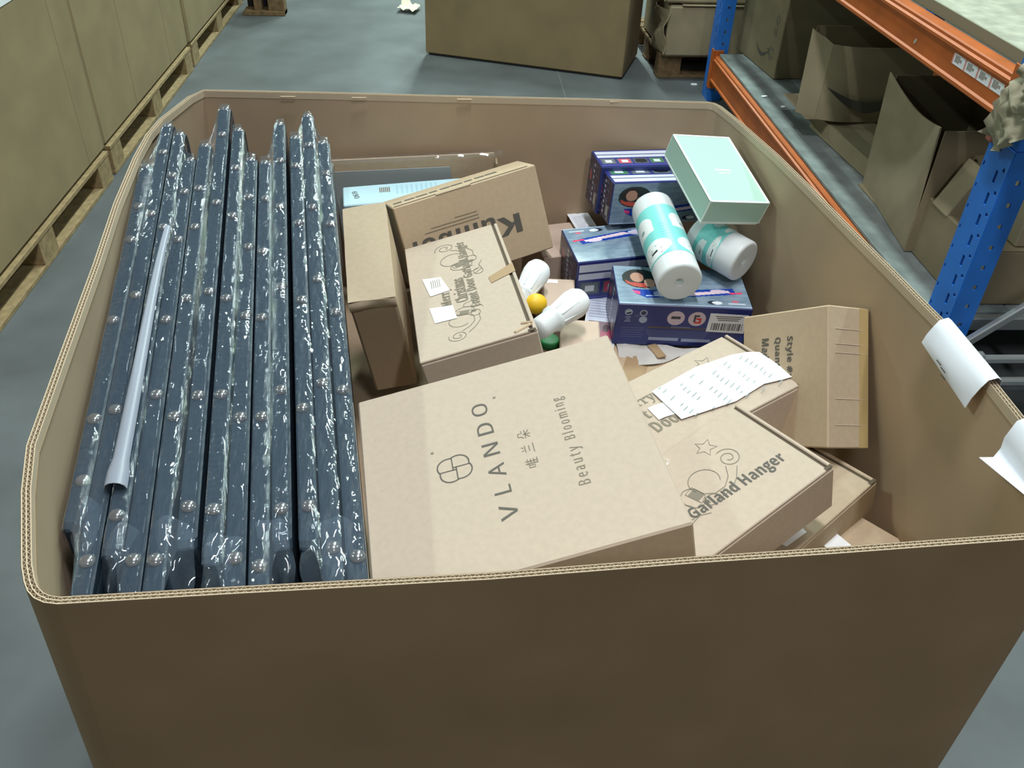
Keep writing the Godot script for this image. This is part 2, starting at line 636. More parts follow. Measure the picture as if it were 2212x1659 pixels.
func build_frame_packs():
	# px of each bar's line: near point (x, z) at height 0.955, then the reach towards the back and the front
	var B := [
		[-0.4135, -0.693, 0.755, 0.025], [-0.391, -0.693, 0.90, 0.125],
		[-0.3675, -0.692, 0.87, 0.06], [-0.344, -0.692, 0.78, 0.13],
		[-0.321, -0.691, 0.83, 0.12], [-0.292, -0.691, 0.97, 0.05],
		[-0.265, -0.690, 0.89, 0.07], [-0.240, -0.689, 0.785, 0.13],
		[-0.216, -0.689, 0.775, 0.13], [-0.192, -0.688, 0.915, 0.05],
		[-0.164, -0.688, 0.865, 0.05], [-0.140, -0.687, 0.95, 0.12], [-0.115, -0.687, 0.85, 0.13],
	]
	var packs := [[0, 1], [2, 3], [4, 5], [6, 7], [8, 9], [10, 11, 12]]
	var lab := ["shrink-wrapped pack of black bars against the left wall of the big carton",
		"second wrapped pack of black bars from the left, beside the white foam strip",
		"third wrapped pack of black bars from the left, one bar reaching far back",
		"wrapped pack of black bars fourth from the left wall",
		"fifth wrapped pack of black bars from the left wall of the carton",
		"wrapped pack of three black bars lying next to the large printed box"]
	var bars := []
	for i in packs.size():
		var t := root("wrapped_bar_pack", lab[i], "wrapped bars", Transform3D.IDENTITY, "black bars in clear film")
		for k in packs[i]:
			var b: Array = B[k]
			make_bar(t, Vector3(b[0], 0.955, b[1]), b[2], b[3], k)
		var lo: Array = B[packs[i][0]]
		var hi: Array = B[packs[i][-1]]
		make_film(t, lo, hi, i, packs[i].map(func(k): return B[k] + [k]))
		make_flap(t, lo, hi, i)
	var fs := root("foam_strip", "long pale grey-white curled strip lying on the wrapped bars at left", "strip")
	var G := []
	for s in 25:
		var f := s / 24.0
		var row := []
		var c := Vector3(lerpf(-0.376, -0.452, f) + 0.02 * f * f * f, lerpf(0.952, 1.018, f), lerpf(-0.715, -1.21, f)) + Vector3(0.006 * sin(f * PI), 0.012, 0)
		var w := lerpf(0.0095, 0.0045, f) * (1.0 if f > 0.06 else 1.3)
		for j in 7:
			var a := PI * j / 6.0
			row.append(c + Vector3(-cos(a) * w, sin(a) * w * 0.7, 0))
		G.append(row)
	part("strip", done(sheet(G, 0.001)), M.foam, fs)

func make_bar(t: Node3D, p: Vector3, back: float, front: float, k: int):
	var w := 0.0105
	var ch := 0.003
	var a := p - BARD * front
	var b := p + BARD * back
	var drop := 0.935
	# outline in the plane of the bar: along (u) and down (v)
	var O := []
	var hd := Vector3(BARD.x, 0, BARD.z).normalized()
	O.append([a, Vector3(0, -0.006, 0)])
	O.append([a + BARD * 0.008, Vector3.ZERO])
	var r := 0.03
	O.append([b - BARD * r, Vector3.ZERO])
	for i in range(1, 7):
		var an := PI / 2 * i / 6.0
		O.append([b - BARD * r + BARD * sin(an) * r, Vector3(0, -(1 - cos(an)) * r, 0)])
	var P := []
	for o in O:
		P.append(o[0] + o[1])
	P.append(Vector3(b.x, 0.618, b.z))
	P.append(Vector3(a.x, 0.618, a.z))
	var side := BARD.cross(Vector3.UP).normalized()
	var ctr := Vector3.ZERO
	for q in P: ctr += q
	ctr /= P.size()
	var Q := []
	for q in P:
		Q.append(q + (ctr - q).normalized() * ch)
	var st := st_new()
	var n := P.size()
	for i in n:
		var j := (i + 1) % n
		var o: Vector3 = ((P[i] + P[j]) / 2 - ctr)
		oquad(st, P[i] + side * (w - ch), P[j] + side * (w - ch), P[j] - side * (w - ch), P[i] - side * (w - ch), o)
		for s in [-1.0, 1.0]:
			oquad(st, P[i] + side * s * (w - ch), P[j] + side * s * (w - ch), Q[j] + side * s * w, Q[i] + side * s * w, o.normalized() + side * s)
			otri(st, Q[i] + side * s * w, Q[j] + side * s * w, ctr + side * s * w, side * s)
	part("bar", done(st), M.steel_bar, t)
	# bulging rivet heads under the film
	var rr := RandomNumberGenerator.new()
	rr.seed = 100 + k
	var spots := [back - 0.018, back - 0.12 - rr.randf() * 0.05, back * 0.62 + rr.randf() * 0.05, back * 0.40 + rr.randf() * 0.05, back * 0.17 + rr.randf() * 0.05, -front + 0.05 + rr.randf() * 0.02]
	if RIVET == null:
		var prof := []
		for i in 6:
			var an := PI / 2 * i / 5.0
			prof.append(Vector2(cos(an) * 0.0088, sin(an) * 0.0062))
		prof[-1] = Vector2(0.0001, 0.0062)
		RIVET = done(lathe(prof, 14))
	for s in spots:
		var q: Vector3 = p + BARD * s
		part("rivet", RIVET, M.rivet, t, Transform3D(basis_from(side, Vector3.UP), q + Vector3(0, -0.0004 - (0.004 if s == spots[0] else 0.0), 0) + side * rr.randf_range(-0.002, 0.002)))

var RIVET: Mesh = null

func make_film(t: Node3D, lo: Array, hi: Array, i: int, bars: Array):
	var nz := FastNoiseLite.new()
	nz.seed = 40 + i
	nz.frequency = 1.0
	var side := BARD.cross(Vector3.UP).normalized()
	var NL := 700
	var NC := 20 if bars.size() == 2 else 30
	var G := []
	var rough := [1.0, 0.55, 0.35, 0.7, 0.75, 0.35][i] as float
	for s in NL + 1:
		var f := float(s) / NL
		var row := []
		for j in NC + 1:
			var g := float(j) / NC
			var bx := lerpf(lo[0] - 0.0112, hi[0] + 0.0112, g)
			var bz := lerpf(lo[1], hi[1], g)
			var back := 0.0
			var fr := 0.0
			var wsum := 0.0
			var near := 1e9
			var rib := 0.0
			for b in bars:
				var dd: float = absf(bx - b[0])
				var wt := exp(-dd * dd / 0.00012)
				back += b[2] * wt
				fr += b[3] * wt
				wsum += wt
				if dd < near:
					near = dd
					rib = [1.0, 0.9, 0.8, 0.2, 0.3, 1.0, 1.0, 0.9, 0.6, 1.0, 0.2, 0.3, 0.9][b[4]]
			back = back / wsum + 0.004
			fr = fr / wsum + 0.006
			var s0 := lerpf(-fr, back, f)
			var p := Vector3(bx, 0.955, bz) + BARD * s0
			var y := 0.0052 - minf(near * near / 0.085, 0.0028)
			y += nz.get_noise_2d(s0 * 62.0, bx * 28.0) * (0.0011 + 0.0009 * clampf(1.0 - (s0 + 0.1) / 0.5, 0.0, 1.0)) * rough * clampf(0.45 + nz.get_noise_2d(s0 * 7.0, bx * 160.0 + 9.0) * 1.3, 0.05, 1.0)
			if rib > 0.0:
				var mask := clampf(0.35 + nz.get_noise_2d(s0 * 5.0 + 30.0, bx * 40.0) * 2.2, 0.0, 1.0) * exp(-near * near / 0.00006)
				y += sin(s0 * TAU / 0.0095 + nz.get_noise_2d(s0 * 45.0, bx * 70.0) * 5.0) * 0.00055 * mask * rib
			y += nz.get_noise_2d(s0 * 16.0 + 50.0, bx * 50.0) * 0.0022
			if f > 0.985:
				y -= 0.02 * (f - 0.985) / 0.015
			if j == 0 or j == NC:
				y -= 0.022
			p.y += y
			row.append(p)
		G.append(row)
	part("film", done(sheet(G, 0.0)), M.film, t)

func make_flap(t: Node3D, lo: Array, hi: Array, i: int):
	# loose rounded tongue of film drooping off the near end
	var w0: float = hi[0] - lo[0] + 0.022
	var c := Vector3((lo[0] + hi[0]) / 2, 0.955, (lo[1] + hi[1]) / 2)
	var fr: float = maxf(lo[3], hi[3])
	var st0: Vector3 = c - BARD * (minf(lo[3], hi[3]) - 0.03)
	var G := []
	var rr := RandomNumberGenerator.new()
	rr.seed = 70 + i
	var L := 0.070 + rr.randf() * 0.02
	for s in 13:
		var f := s / 12.0
		var row := []
		var ww := w0 * (0.80 + 0.1 * sin(f * 5.0 + i)) * sqrt(maxf(1.0 - pow(f, 4.0), 0.02))
		for j in 9:
			var g := j / 8.0 - 0.5
			var y := 0.010 + 0.004 * cos(g * PI * 2.0 + i) - 0.012 * g * g * 4.0 - 0.022 * f * f + 0.003 * sin(f * 9.0 + g * 7.0 + i)
			row.append(st0 + Vector3(g * ww + 0.01 * f * (1 if i % 2 == 0 else -1), y, 0) - BARD * f * L)
		G.append(row)
	part("film_tongue", done(sheet(G, 0.0)), M.film2, t)

# ---------- cartons inside ----------
func face_xf(dims: Vector3, axis: String, lift := 0.0005) -> Transform3D:
	# x,y of the returned frame lie in the face, z points out of it
	match axis:
		"+y": return Transform3D(Basis(Vector3(1, 0, 0), Vector3(0, 0, -1), Vector3(0, 1, 0)), Vector3(0, dims.y / 2 + lift, 0))
		"+z": return Transform3D(Basis.IDENTITY, Vector3(0, 0, dims.z / 2 + lift))
		"-x": return Transform3D(Basis(Vector3(0, 0, 1), Vector3(0, 1, 0), Vector3(-1, 0, 0)), Vector3(-dims.x / 2 - lift, 0, 0))
		"+x": return Transform3D(Basis(Vector3(0, 0, -1), Vector3(0, 1, 0), Vector3(1, 0, 0)), Vector3(dims.x / 2 + lift, 0, 0))
	return Transform3D.IDENTITY

# mailer with a tuck lid: the right wall is a rolled fold with a slot beside it
func mailer(called: String, label: String, c: Vector3, r: Vector3, d: Vector3, mat: Material, group := "") -> Node3D:
	var t := root(called, label, "box", rv(c, r), group)
	part("body", box_mesh(d - Vector3(0, 0.004, 0), 0.0022, at(Vector3(0, -0.002, 0))), mat, t)
	var s := st_new()
	add_box(s, Vector3(d.x - 0.011, 0.004, d.z - 0.002), 0.0012, at(Vector3(-0.0055, d.y / 2 - 0.002, 0.0)))
	part("lid", done(s), mat, t)
	s = st_new()
	add_box(s, Vector3(0.006, 0.004, d.z - 0.002), 0.0014, at(Vector3(d.x / 2 - 0.0032, d.y / 2 - 0.002, 0)))
	part("side_fold", done(s), mat, t)
	part("slot", box_mesh(Vector3(0.0045, 0.0006, d.z - 0.006), 0, at(Vector3(d.x / 2 - 0.0086, d.y / 2 - 0.0033, 0))), M.gap, t)
	part("corner_hole", box_mesh(Vector3(0.012, 0.0008, 0.005), 0, at(Vector3(d.x / 2 - 0.008, d.y / 2 + 0.0001, d.z / 2 - 0.0035))), M.gap, t)
	return t

func sticker(t: Node3D, pts: Array, y: float, mat: Material, called := "sticker") -> MeshInstance3D:
	# four corners in the top plane, (x, z)
	var st := st_new()
	var P := []
	var c := Vector3.ZERO
	for p in pts:
		P.append(Vector3(p.x, y, p.y))
		c += P[-1] / pts.size()
	for i in P.size():
		otri(st, c, P[i], P[(i + 1) % P.size()], Vector3.UP)
	return part(called, done(st), mat, t)

func garland_art(t: Node3D, xf: Transform3D, s: float, mat: Material, star := true):
	# outline drawing: candle holder with a bow, a scroll and a star on top; x to the right, y up
	var st := st_new()
	var w := 0.0013 * s
	if star:
		var pts := []
		for i in 10:
			var a := PI / 2 + i * PI / 5 + 0.3
			pts.append(Vector2(0.118, 0.036) * s + Vector2(cos(a), sin(a)) * (0.019 if i % 2 == 0 else 0.009) * s)
		ribbon(st, pts, w, xf, true)
	var scroll := []
	for i in 46:
		var f := i / 45.0
		scroll.append((Vector2(0.128, -0.006) + Vector2(cos(f * 11.0 + 3.5), sin(f * 11.0 + 3.5)) * (0.004 + 0.017 * f)) * s)
	ribbon(st, scroll, w, xf)
	ribbon(st, [Vector2(0.112, -0.016) * s, Vector2(0.10, -0.034) * s, Vector2(0.082, -0.046) * s, Vector2(0.062, -0.046) * s, Vector2(0.05, -0.036) * s], w, xf)
	ribbon(st, [Vector2(0.125, -0.028) * s, Vector2(0.106, -0.046) * s, Vector2(0.084, -0.058) * s, Vector2(0.058, -0.058) * s], w, xf)
	ribbon(st, arc(Vector2(0.066, -0.016) * s, 0.026 * s, 0.024 * s, -40, 200), w, xf)
	ribbon(st, arc(Vector2(0.030, -0.030) * s, 0.017 * s, 0.021 * s, 20, 330), w, xf)
	ribbon(st, arc(Vector2(0.006, -0.046) * s, 0.012 * s, 0.016 * s, -20, 260), w, xf)
	ribbon(st, arc(Vector2(0.05, -0.052) * s, 0.013 * s, 0.010 * s, 0, 360), w, xf)
	ribbon(st, arc(Vector2(-0.012, -0.058) * s, 0.012 * s, 0.009 * s, 0, 300), w, xf)
	ribbon(st, [Vector2(-0.02, -0.05) * s, Vector2(-0.004, -0.066) * s, Vector2(0.014, -0.062) * s, Vector2(0.03, -0.07) * s], w, xf)
	ribbon(st, [Vector2(0.026, -0.016) * s, Vector2(0.043, -0.012) * s, Vector2(0.048, -0.038) * s, Vector2(0.033, -0.046) * s], w, xf, true)
	part("drawing", done(st), mat, t)
	st = st_new()
	ribbon(st, [Vector2(0.030, -0.030) * s, Vector2(0.047, -0.026) * s], 0.020 * s, xf)
	ribbon(st, [Vector2(0.036, -0.050) * s, Vector2(0.044, -0.049) * s], 0.010 * s, xf)
	part("drawing_fill", done(st), mat, t)

func build_cartons():
	# the large printed box
	var d := Vector3(0.3688, 0.12, 0.3618)
	var t := root("printed_carton", "largest tan box with a round emblem and widely spaced capitals, lying on top in front", "box", rv(Vector3(0.0749, 0.8546, -0.8236), Vector3(0.0475, 0.1254, 0.233)))
	part("body", box_mesh(d, 0.0025), M.kraft, t)
	var h := d.y / 2 + 0.0004
	var X := Vector3(0, 0, -1)
	var Y := Vector3(-1, 0, 0)
	var names := ["V", "L", "A", "N", "D", "O"]
	var zs := [0.1055, 0.063, 0.0335, -0.0055, -0.0455, -0.0835]
	for i in 6:
		text(t, names[i], Vector3(-0.0015 - 0.0012 * i, h, zs[i]), X, Y, [0.024, 0.013, 0.0225, 0.022, 0.022, 0.0235][i], 0.0215, M.ink, "Droid Sans", 400, "letter")
	text(t, "B e a u t y", Vector3(0.0965, h, 0.083), X, Y, 0.066, 0.0195, M.ink_soft, "Droid Sans", 400, "lettering")
	text(t, "B l o o m i n g", Vector3(0.0968, h, 0.003), X, Y, 0.081, 0.0195, M.ink_soft, "Droid Sans", 400, "lettering")
	# three characters drawn stroke by stroke
	var st := st_new()
	var fx := Transform3D(Basis(X, Y, Vector3.UP), Vector3(0.0385, h, 0.034))
	var S := 0.0165
	var ch := [
		[[[.05, .75], [.3, .75], [.3, .3], [.05, .3], [.05, .75]], [[.5, 1.0], [.4, .7]], [[.47, .8], [.47, 0.0]], [[.72, 1.0], [.76, .88]], [[.47, .8], [.98, .8]], [[.47, .56], [.95, .56]], [[.47, .32], [.95, .32]], [[.47, .05], [1.0, .05]], [[.72, .8], [.72, .05]]],
		[[[.3, 1.0], [.38, .82]], [[.72, 1.0], [.62, .82]], [[.12, .72], [.88, .72]], [[.2, .40], [.8, .40]], [[.02, .05], [.98, .05]]],
		[[[.3, 1.0], [.28, .75], [.08, .58]], [[.3, 1.0], [.66, 1.0], [.66, .68], [.92, .68]], [[.04, .42], [.96, .42]], [[.5, .6], [.5, 0.0]], [[.48, .42], [.1, .08]], [[.52, .42], [.92, .08]]],
	]
	for i in 3:
		for s in ch[i]:
			var pts := []
			for q in s:
				pts.append(Vector2(q[0] * S + i * 0.0265, q[1] * S))
			ribbon(st, pts, 0.0013, fx)
	part("characters", done(st), M.ink_soft, t)
	# round emblem: four lobes and a broken cross
	st = st_new()
	var ex := Transform3D(Basis(X, Y, Vector3.UP), Vector3(-0.066, h, -0.0005))
	var lob := []
	for i in 72:
		var a := TAU * i / 72.0
		var r := 0.0195 + 0.0042 * absf(sin(a * 2.0 + PI / 2 + 1.2))
		lob.append(Vector2(cos(a), sin(a)) * r)
	ribbon(st, lob, 0.0019, ex, true)
	for sgn in [1.0, -1.0]:
		ribbon(st, [Vector2(-0.0021, 0.0205) * sgn, Vector2(-0.0021, -0.003) * sgn], 0.0016, ex)
		ribbon(st, [Vector2(0.0205, 0.0021) * sgn, Vector2(-0.003, 0.0021) * sgn], 0.0016, ex)
	part("emblem", done(st), M.ink, t)
	for q in [Vector2(-0.091, -0.038), Vector2(0.005, -0.112)]:
		part("stain", done(lathe([Vector2(0.0, 0.0002), Vector2(0.0022, 0.0)], 10)), M.ink_soft, t, at(Vector3(q.x, h, q.y)))

	# box with stickers, middle
	d = Vector3(0.18, 0.0732, 0.428)
	t = mailer("mailer_box", "tan box with two white square stickers and a sketched drawing lying behind the largest box", Vector3(0.0217, 0.8673, -1.256), Vector3(-0.085, 0.1112, 0.2609), d, M.kraft, "tan mailer boxes with printed drawings")
	h = d.y / 2 + 0.0006
	sticker(t, [Vector2(-0.0664, -0.0606), Vector2(-0.0341, -0.0487), Vector2(-0.0234, 0.010), Vector2(-0.0573, 0.013)], h + 0.0005, M.white)
	sticker(t, [Vector2(-0.0622, 0.0545), Vector2(-0.0242, 0.0649), Vector2(-0.0216, 0.1121), Vector2(-0.0575, 0.1092)], h + 0.0005, M.white)
	st = st_new()
	for k in 5:
		ribbon(st, [Vector2(0.012, -0.044 + k * 0.0035), Vector2(0.044, -0.044 + k * 0.0035)], 0.0012, Transform3D(Basis(Vector3(0, 0, -1), Vector3(-1, 0, 0), Vector3.UP), Vector3(-0.082, h + 0.0009, 0.0)))
	part("small_print", done(st), M.ink_soft, t)
	sticker(t, [Vector2(0.044, 0.0035), Vector2(0.0905, -0.0267), Vector2(0.0905, 0.0077), Vector2(0.0463, 0.0269)], h + 0.0004, M.tape, "tape")
	text(t, "Front Door Garland Hanger", Vector3(0.0255, h, 0.09), X, Y, 0.262, 0.0225, M.ink_soft, "Droid Sans", 700)
	text(t, "Merry", Vector3(-0.020, h, 0.062), X, Y, 0.062, 0.022, M.ink_soft, "Droid Serif", 700)
	text(t, "Christmas", Vector3(0.003, h, 0.062), X, Y, 0.088, 0.022, M.ink_soft, "Droid Serif", 700)
	garland_art(t, Transform3D(Basis(Vector3(0, 0, -1), Vector3(-1, 0, 0), Vector3.UP), Vector3(-0.022, h, -0.045)), 0.92, M.ink_soft, false)
	garland_art(t, Transform3D(Basis(Vector3(0, 0, 1), Vector3(-1, 0, 0), Vector3.UP), Vector3(-0.030, h, 0.072)), 0.75, M.ink_soft, false)
	st = st_new()
	add_box(st, Vector3(0.03, 0.004, 0.006), 0.0015, Transform3D(Basis(Vector3.UP, 0.4), Vector3(0.07, h, 0.20)))
	add_box(st, Vector3(0.018, 0.005, 0.004), 0.0015, Transform3D(Basis(Vector3.UP, -0.3), Vector3(0.078, h, 0.188)))
	part("crushed_corner", done(st), M.kraft3, t)

	# right pair, and the one with the paper strip
	d = Vector3(0.30, 0.0818, 0.1779)
	t = mailer("mailer_box", "tan box with two bold dark words below a star drawing, right of the largest box", Vector3(0.3329, 0.8197, -0.8103), Vector3(-0.0225, 0.5289, 0.2507), d, M.kraft, "tan mailer boxes with printed drawings")
	t.scale = Vector3.ONE * 0.98
	h = d.y / 2 + 0.0005
	text(t, "Garland Hanger", Vector3(-0.044, h, 0.036), Vector3(0.998, 0, 0.05), Vector3(0, 0, -1), 0.160, 0.0255, M.ink, "Droid Sans", 700)
	garland_art(t, Transform3D(Basis(Vector3(1, 0, 0), Vector3(0, 0, -1), Vector3.UP), Vector3(-0.046, h, -0.0235)), 0.86, M.ink_soft, true)
	sticker(t, [Vector2(-0.052, -0.086), Vector2(0.005, -0.086), Vector2(0.003, -0.066), Vector2(-0.054, -0.060)], h + 0.0004, M.clear_tape, "clear_tape")
	d = Vector3(0.30, 0.0818, 0.1825)
	t = mailer("mailer_box", "plain tan box lowest at the right, sticking out beneath the box with two bold words", Vector3(0.440, 0.728, -0.870), Vector3(-0.0226, 0.6004, 0.2188), d, M.kraft2, "tan mailer boxes with printed drawings")
	sticker(t, [Vector2(-0.033, 0.068), Vector2(0.0095, 0.070), Vector2(0.0070, 0.0805), Vector2(-0.031, 0.077)], d.y / 2 + 0.0008, M.white)
	d = Vector3(0.30, 0.0735, 0.1788)
	t = mailer("mailer_box", "tan box with a small star drawing, lying under the long white paper strip", Vector3(0.361, 0.8104, -1.0257), Vector3(-0.0768, 0.4587, 0.1742), d, M.kraft, "tan mailer boxes with printed drawings")
	h = d.y / 2 + 0.0005
	text(t, "t Door", Vector3(-0.108, h, 0.043), Vector3(1, 0, -0.03), Vector3(0, 0, -1), 0.072, 0.025, M.ink_soft, "Droid Sans", 700)
	text(t, "erry", Vector3(-0.088, h, -0.018), Vector3(1, 0, 0), Vector3(0, 0, -1), 0.046, 0.022, M.ink_soft, "Droid Serif", 700)
	text(t, "St", Vector3(-0.098, h, 0.008), Vector3(1, 0, 0), Vector3(0, 0, -1), 0.024, 0.022, M.ink_soft, "Droid Serif", 700)
	st = st_new()
	var pts := []
	for i in 10:
		var a := PI / 2 + i * PI / 5 + 0.3
		pts.append(Vector2(0.068, 0.047) + Vector2(cos(a), sin(a)) * (0.018 if i % 2 == 0 else 0.008))
	ribbon(st, pts, 0.0012, Transform3D(Basis(Vector3(1, 0, 0), Vector3(0, 0, -1), Vector3.UP), Vector3(0, h, 0)), true)
	part("star_drawing", done(st), M.ink_soft, t)

	# tall carton leaning on the right wall
	d = Vector3(0.0815, 0.2073, 0.180)
	t = root("leaning_carton", "brown carton standing tilted against the right wall with a taped narrow side", "box", rv(Vector3(0.5280, 0.8410, -1.0690), Vector3(-0.678, 0.3731, -0.166)) * at(Vector3(0, 0, 0.02465)))
	part("body", box_mesh(d, 0.002), M.kraft3, t)
	part("narrow_side", box_mesh(Vector3(d.x - 0.003, d.y - 0.003, 0.0012), 0.0004, at(Vector3(0, 0, d.z / 2))), M.kraft2, t)
	part("tape", box_mesh(Vector3(0.018, d.y - 0.002, 0.001), 0, at(Vector3(d.x / 2 - 0.011, 0, d.z / 2 + 0.0007))), M.tape_gold, t)
	for y in [0.035, 0.048, -0.032, -0.07, 0.07]:
		part("crease", box_mesh(Vector3(d.x - 0.018, 0.0012, 0.0012), 0.0004, at(Vector3(0.004, y, d.z / 2 + 0.0008))), M.kraft, t)
	var lines := ["Style #:", "Quantity:", "Made in"]
	for i in 3:
		text(t, lines[i], Vector3(-d.x / 2 - 0.0005, 0.064, 0.0050 - i * 0.0255), Vector3(0, -1, 0), Vector3(0, 0, 1), [0.06, 0.07, 0.06][i], 0.016, M.ink, "Droid Sans", 700)

	# slab box with the upside-down print, at the back
	d = Vector3(0.2927, 0.1696, 0.1006)
	t = root("printed_carton", "tan box tilted at the back with big upside-down dark lettering", "box", rv(Vector3(0.0274, 0.8512, -1.5751), Vector3(-0.2862, 0.3037, 0.2193)))
	part("body", box_mesh(d, 0.002), M.kraft3, t)
	for q in [[-0.142, -0.06], [0.012, 0.132]]:
		part("slot", box_mesh(Vector3(q[1] - q[0], 0.001, 0.0045), 0, at(Vector3((q[0] + q[1]) / 2, d.y / 2 + 0.0003, d.z / 2 - 0.006))), M.gap, t)
	part("tuck_tab", box_mesh(Vector3(0.072, 0.003, 0.014), 0.001, at(Vector3(-0.024, d.y / 2, d.z / 2 - 0.006))), M.kraft2, t)
	st = st_new()
	for k in 9:
		add_box(st, Vector3(0.016 + 0.004 * (k % 3), 0.0006, 0.010), 0, at(Vector3(-0.128 + k * 0.0245, d.y / 2 + 0.0003, 0.012 - 0.001 * k)))
	part("printed_dashes", done(st), M.ink, t)
	text(t, "K", Vector3(0.092, 0.005, d.z / 2 + 0.0006), Vector3(-1, 0, 0), Vector3(0, -1, 0), 0.047, 0.037, M.ink, "Droid Sans", 700)
	text(t, "umbor", Vector3(0.041, 0.0125, d.z / 2 + 0.0006), Vector3(-1, 0, 0), Vector3(0, -1, 0), 0.180, 0.037, M.ink, "Droid Sans", 700)
	st = st_new()
	for k in 3:
		ribbon(st, [Vector2([0.01, 0.012, 0.012][k], 0.0325 - k * 0.0065), Vector2([-0.036, -0.086, -0.10][k], 0.0335 - k * 0.0065)], 0.0013, face_xf(d, "+z", 0.0006))
	part("small_print", done(st), M.ink_soft, t)

	# narrow carton beside the wrapped bars
	d = Vector3(0.0765, 0.2344, 0.233)
	t = root("narrow_carton", "narrow tan carton with a dented front edge, between wrapped bars and stickered box", "box", rv(Vector3(-0.1345, 0.8204, -1.3469), Vector3(0.2512, 0.0983, 0.1318)))
	var G := []
	for i in 9:     # soft bulging top
		var f := i / 8.0
		var row := []
		for j in 7:
			var g := j / 6.0
			var y := d.y / 2 + 0.004 * sin(f * PI) * sin(g * PI) + 0.0015 * sin(f * 14.0 + g * 3.0)
			row.append(Vector3(lerpf(-d.x / 2, d.x / 2, g), y, lerpf(-d.z / 2, d.z / 2, f)))
		G.append(row)
	part("body", box_mesh(d - Vector3(0, 0.003, 0), 0.004, at(Vector3(0, -0.0015, 0))), M.kraft3, t)
	part("top_flap", done(sheet(G, 0.0014)), M.kraft2, t)
	G = []
	for i in 6:
		var f := i / 5.0
		var row := []
		for j in 9:
			var g := j / 8.0
			row.append(Vector3(lerpf(-d.x / 2, d.x / 2, g), d.y / 2 - 0.001 - 0.019 * f + 0.003 * sin(g * 4.0), d.z / 2 + 0.001 + 0.006 * sin(f * PI) * (0.6 + 0.4 * sin(g * 7.0))))
		G.append(row)
	part("dented_edge", done(sheet(G, 0.0012)), M.kraft2, t)

	# open film-wrapped tray at the back wall
	t = root("open_tray", "open shallow carton wrapped in clear film leaning at the back wall behind the wrapped bars", "tray", Transform3D(Basis(Vector3.UP, 0.0), Vector3(-0.08, 0.80, -1.715)))
	var tb := Transform3D(Basis(Vector3(0, 0, 1), -0.0), Vector3.ZERO)
	part("back_wall", box_mesh(Vector3(0.34, 0.26, 0.004), 0.001, tb * Transform3D(Basis(Vector3(0, 0, 1), 0.06), Vector3(0.0, 0.001, -0.012))), M.kraft3, t)
	part("side_wall", box_mesh(Vector3(0.004, 0.24, 0.03), 0.001, at(Vector3(0.166, 0.01, 0.004))), M.old, t)
	part("grey_liner", box_mesh(Vector3(0.245, 0.22, 0.002), 0.0005, Transform3D(Basis(Vector3(0, 0, 1), 0.06), Vector3(-0.045, -0.006, -0.008))), M.greyfilm, t)
	part("side_wall", box_mesh(Vector3(0.004, 0.24, 0.11), 0.001, at(Vector3(-0.172, -0.005, 0.045))), M.greyfilm, t)
	G = []
	for i in 7:
		var row := []
		for j in 25:
			var g := j / 24.0
			row.append(Vector3(lerpf(-0.175, 0.178, g), 0.121 + g * 0.022 + 0.004 * sin(i * 1.1) + 0.002 * sin(j * 1.9), -0.014 + 0.004 * i))
		G.append(row)
	part("film", done(sheet(G, 0.0)), M.film, t)
	d = Vector3(0.25, 0.12, 0.07)
	t = root("pale_blue_box", "pale blue printed box lying in the film-wrapped tray at the back", "box", Transform3D(Basis(Vector3.UP, 0.10) * Basis(Vector3(0, 0, 1), 0.05) * Basis(Vector3.RIGHT, 0.12), Vector3(-0.10, 0.825, -1.665)))
	part("body", box_mesh(d, 0.002), M.paleblue, t)
	text(t, "690", Vector3(-0.108, d.y / 2 + 0.0005, -0.012), Vector3(0.25, 0, 1), Vector3(1, 0, -0.25), 0.026, 0.011, M.ink)
	st = st_new()
	for k in 6:
		add_box(st, Vector3(0.0022, 0.0005, 0.018), 0, at(Vector3(-0.05 + k * 0.0038, d.y / 2 + 0.0003, -0.012)))
	part("barcode", done(st), M.ink_soft, t)
	st = st_new()
	for k in 9:
		add_box(st, Vector3(0.004, 0.0004, 0.03), 0, at(Vector3(-0.015 + k * 0.010, d.y / 2 + 0.0003, -0.01)))
	part("small_print", done(st), sm(lin(0.40, 0.62, 0.72), 0.6), t)

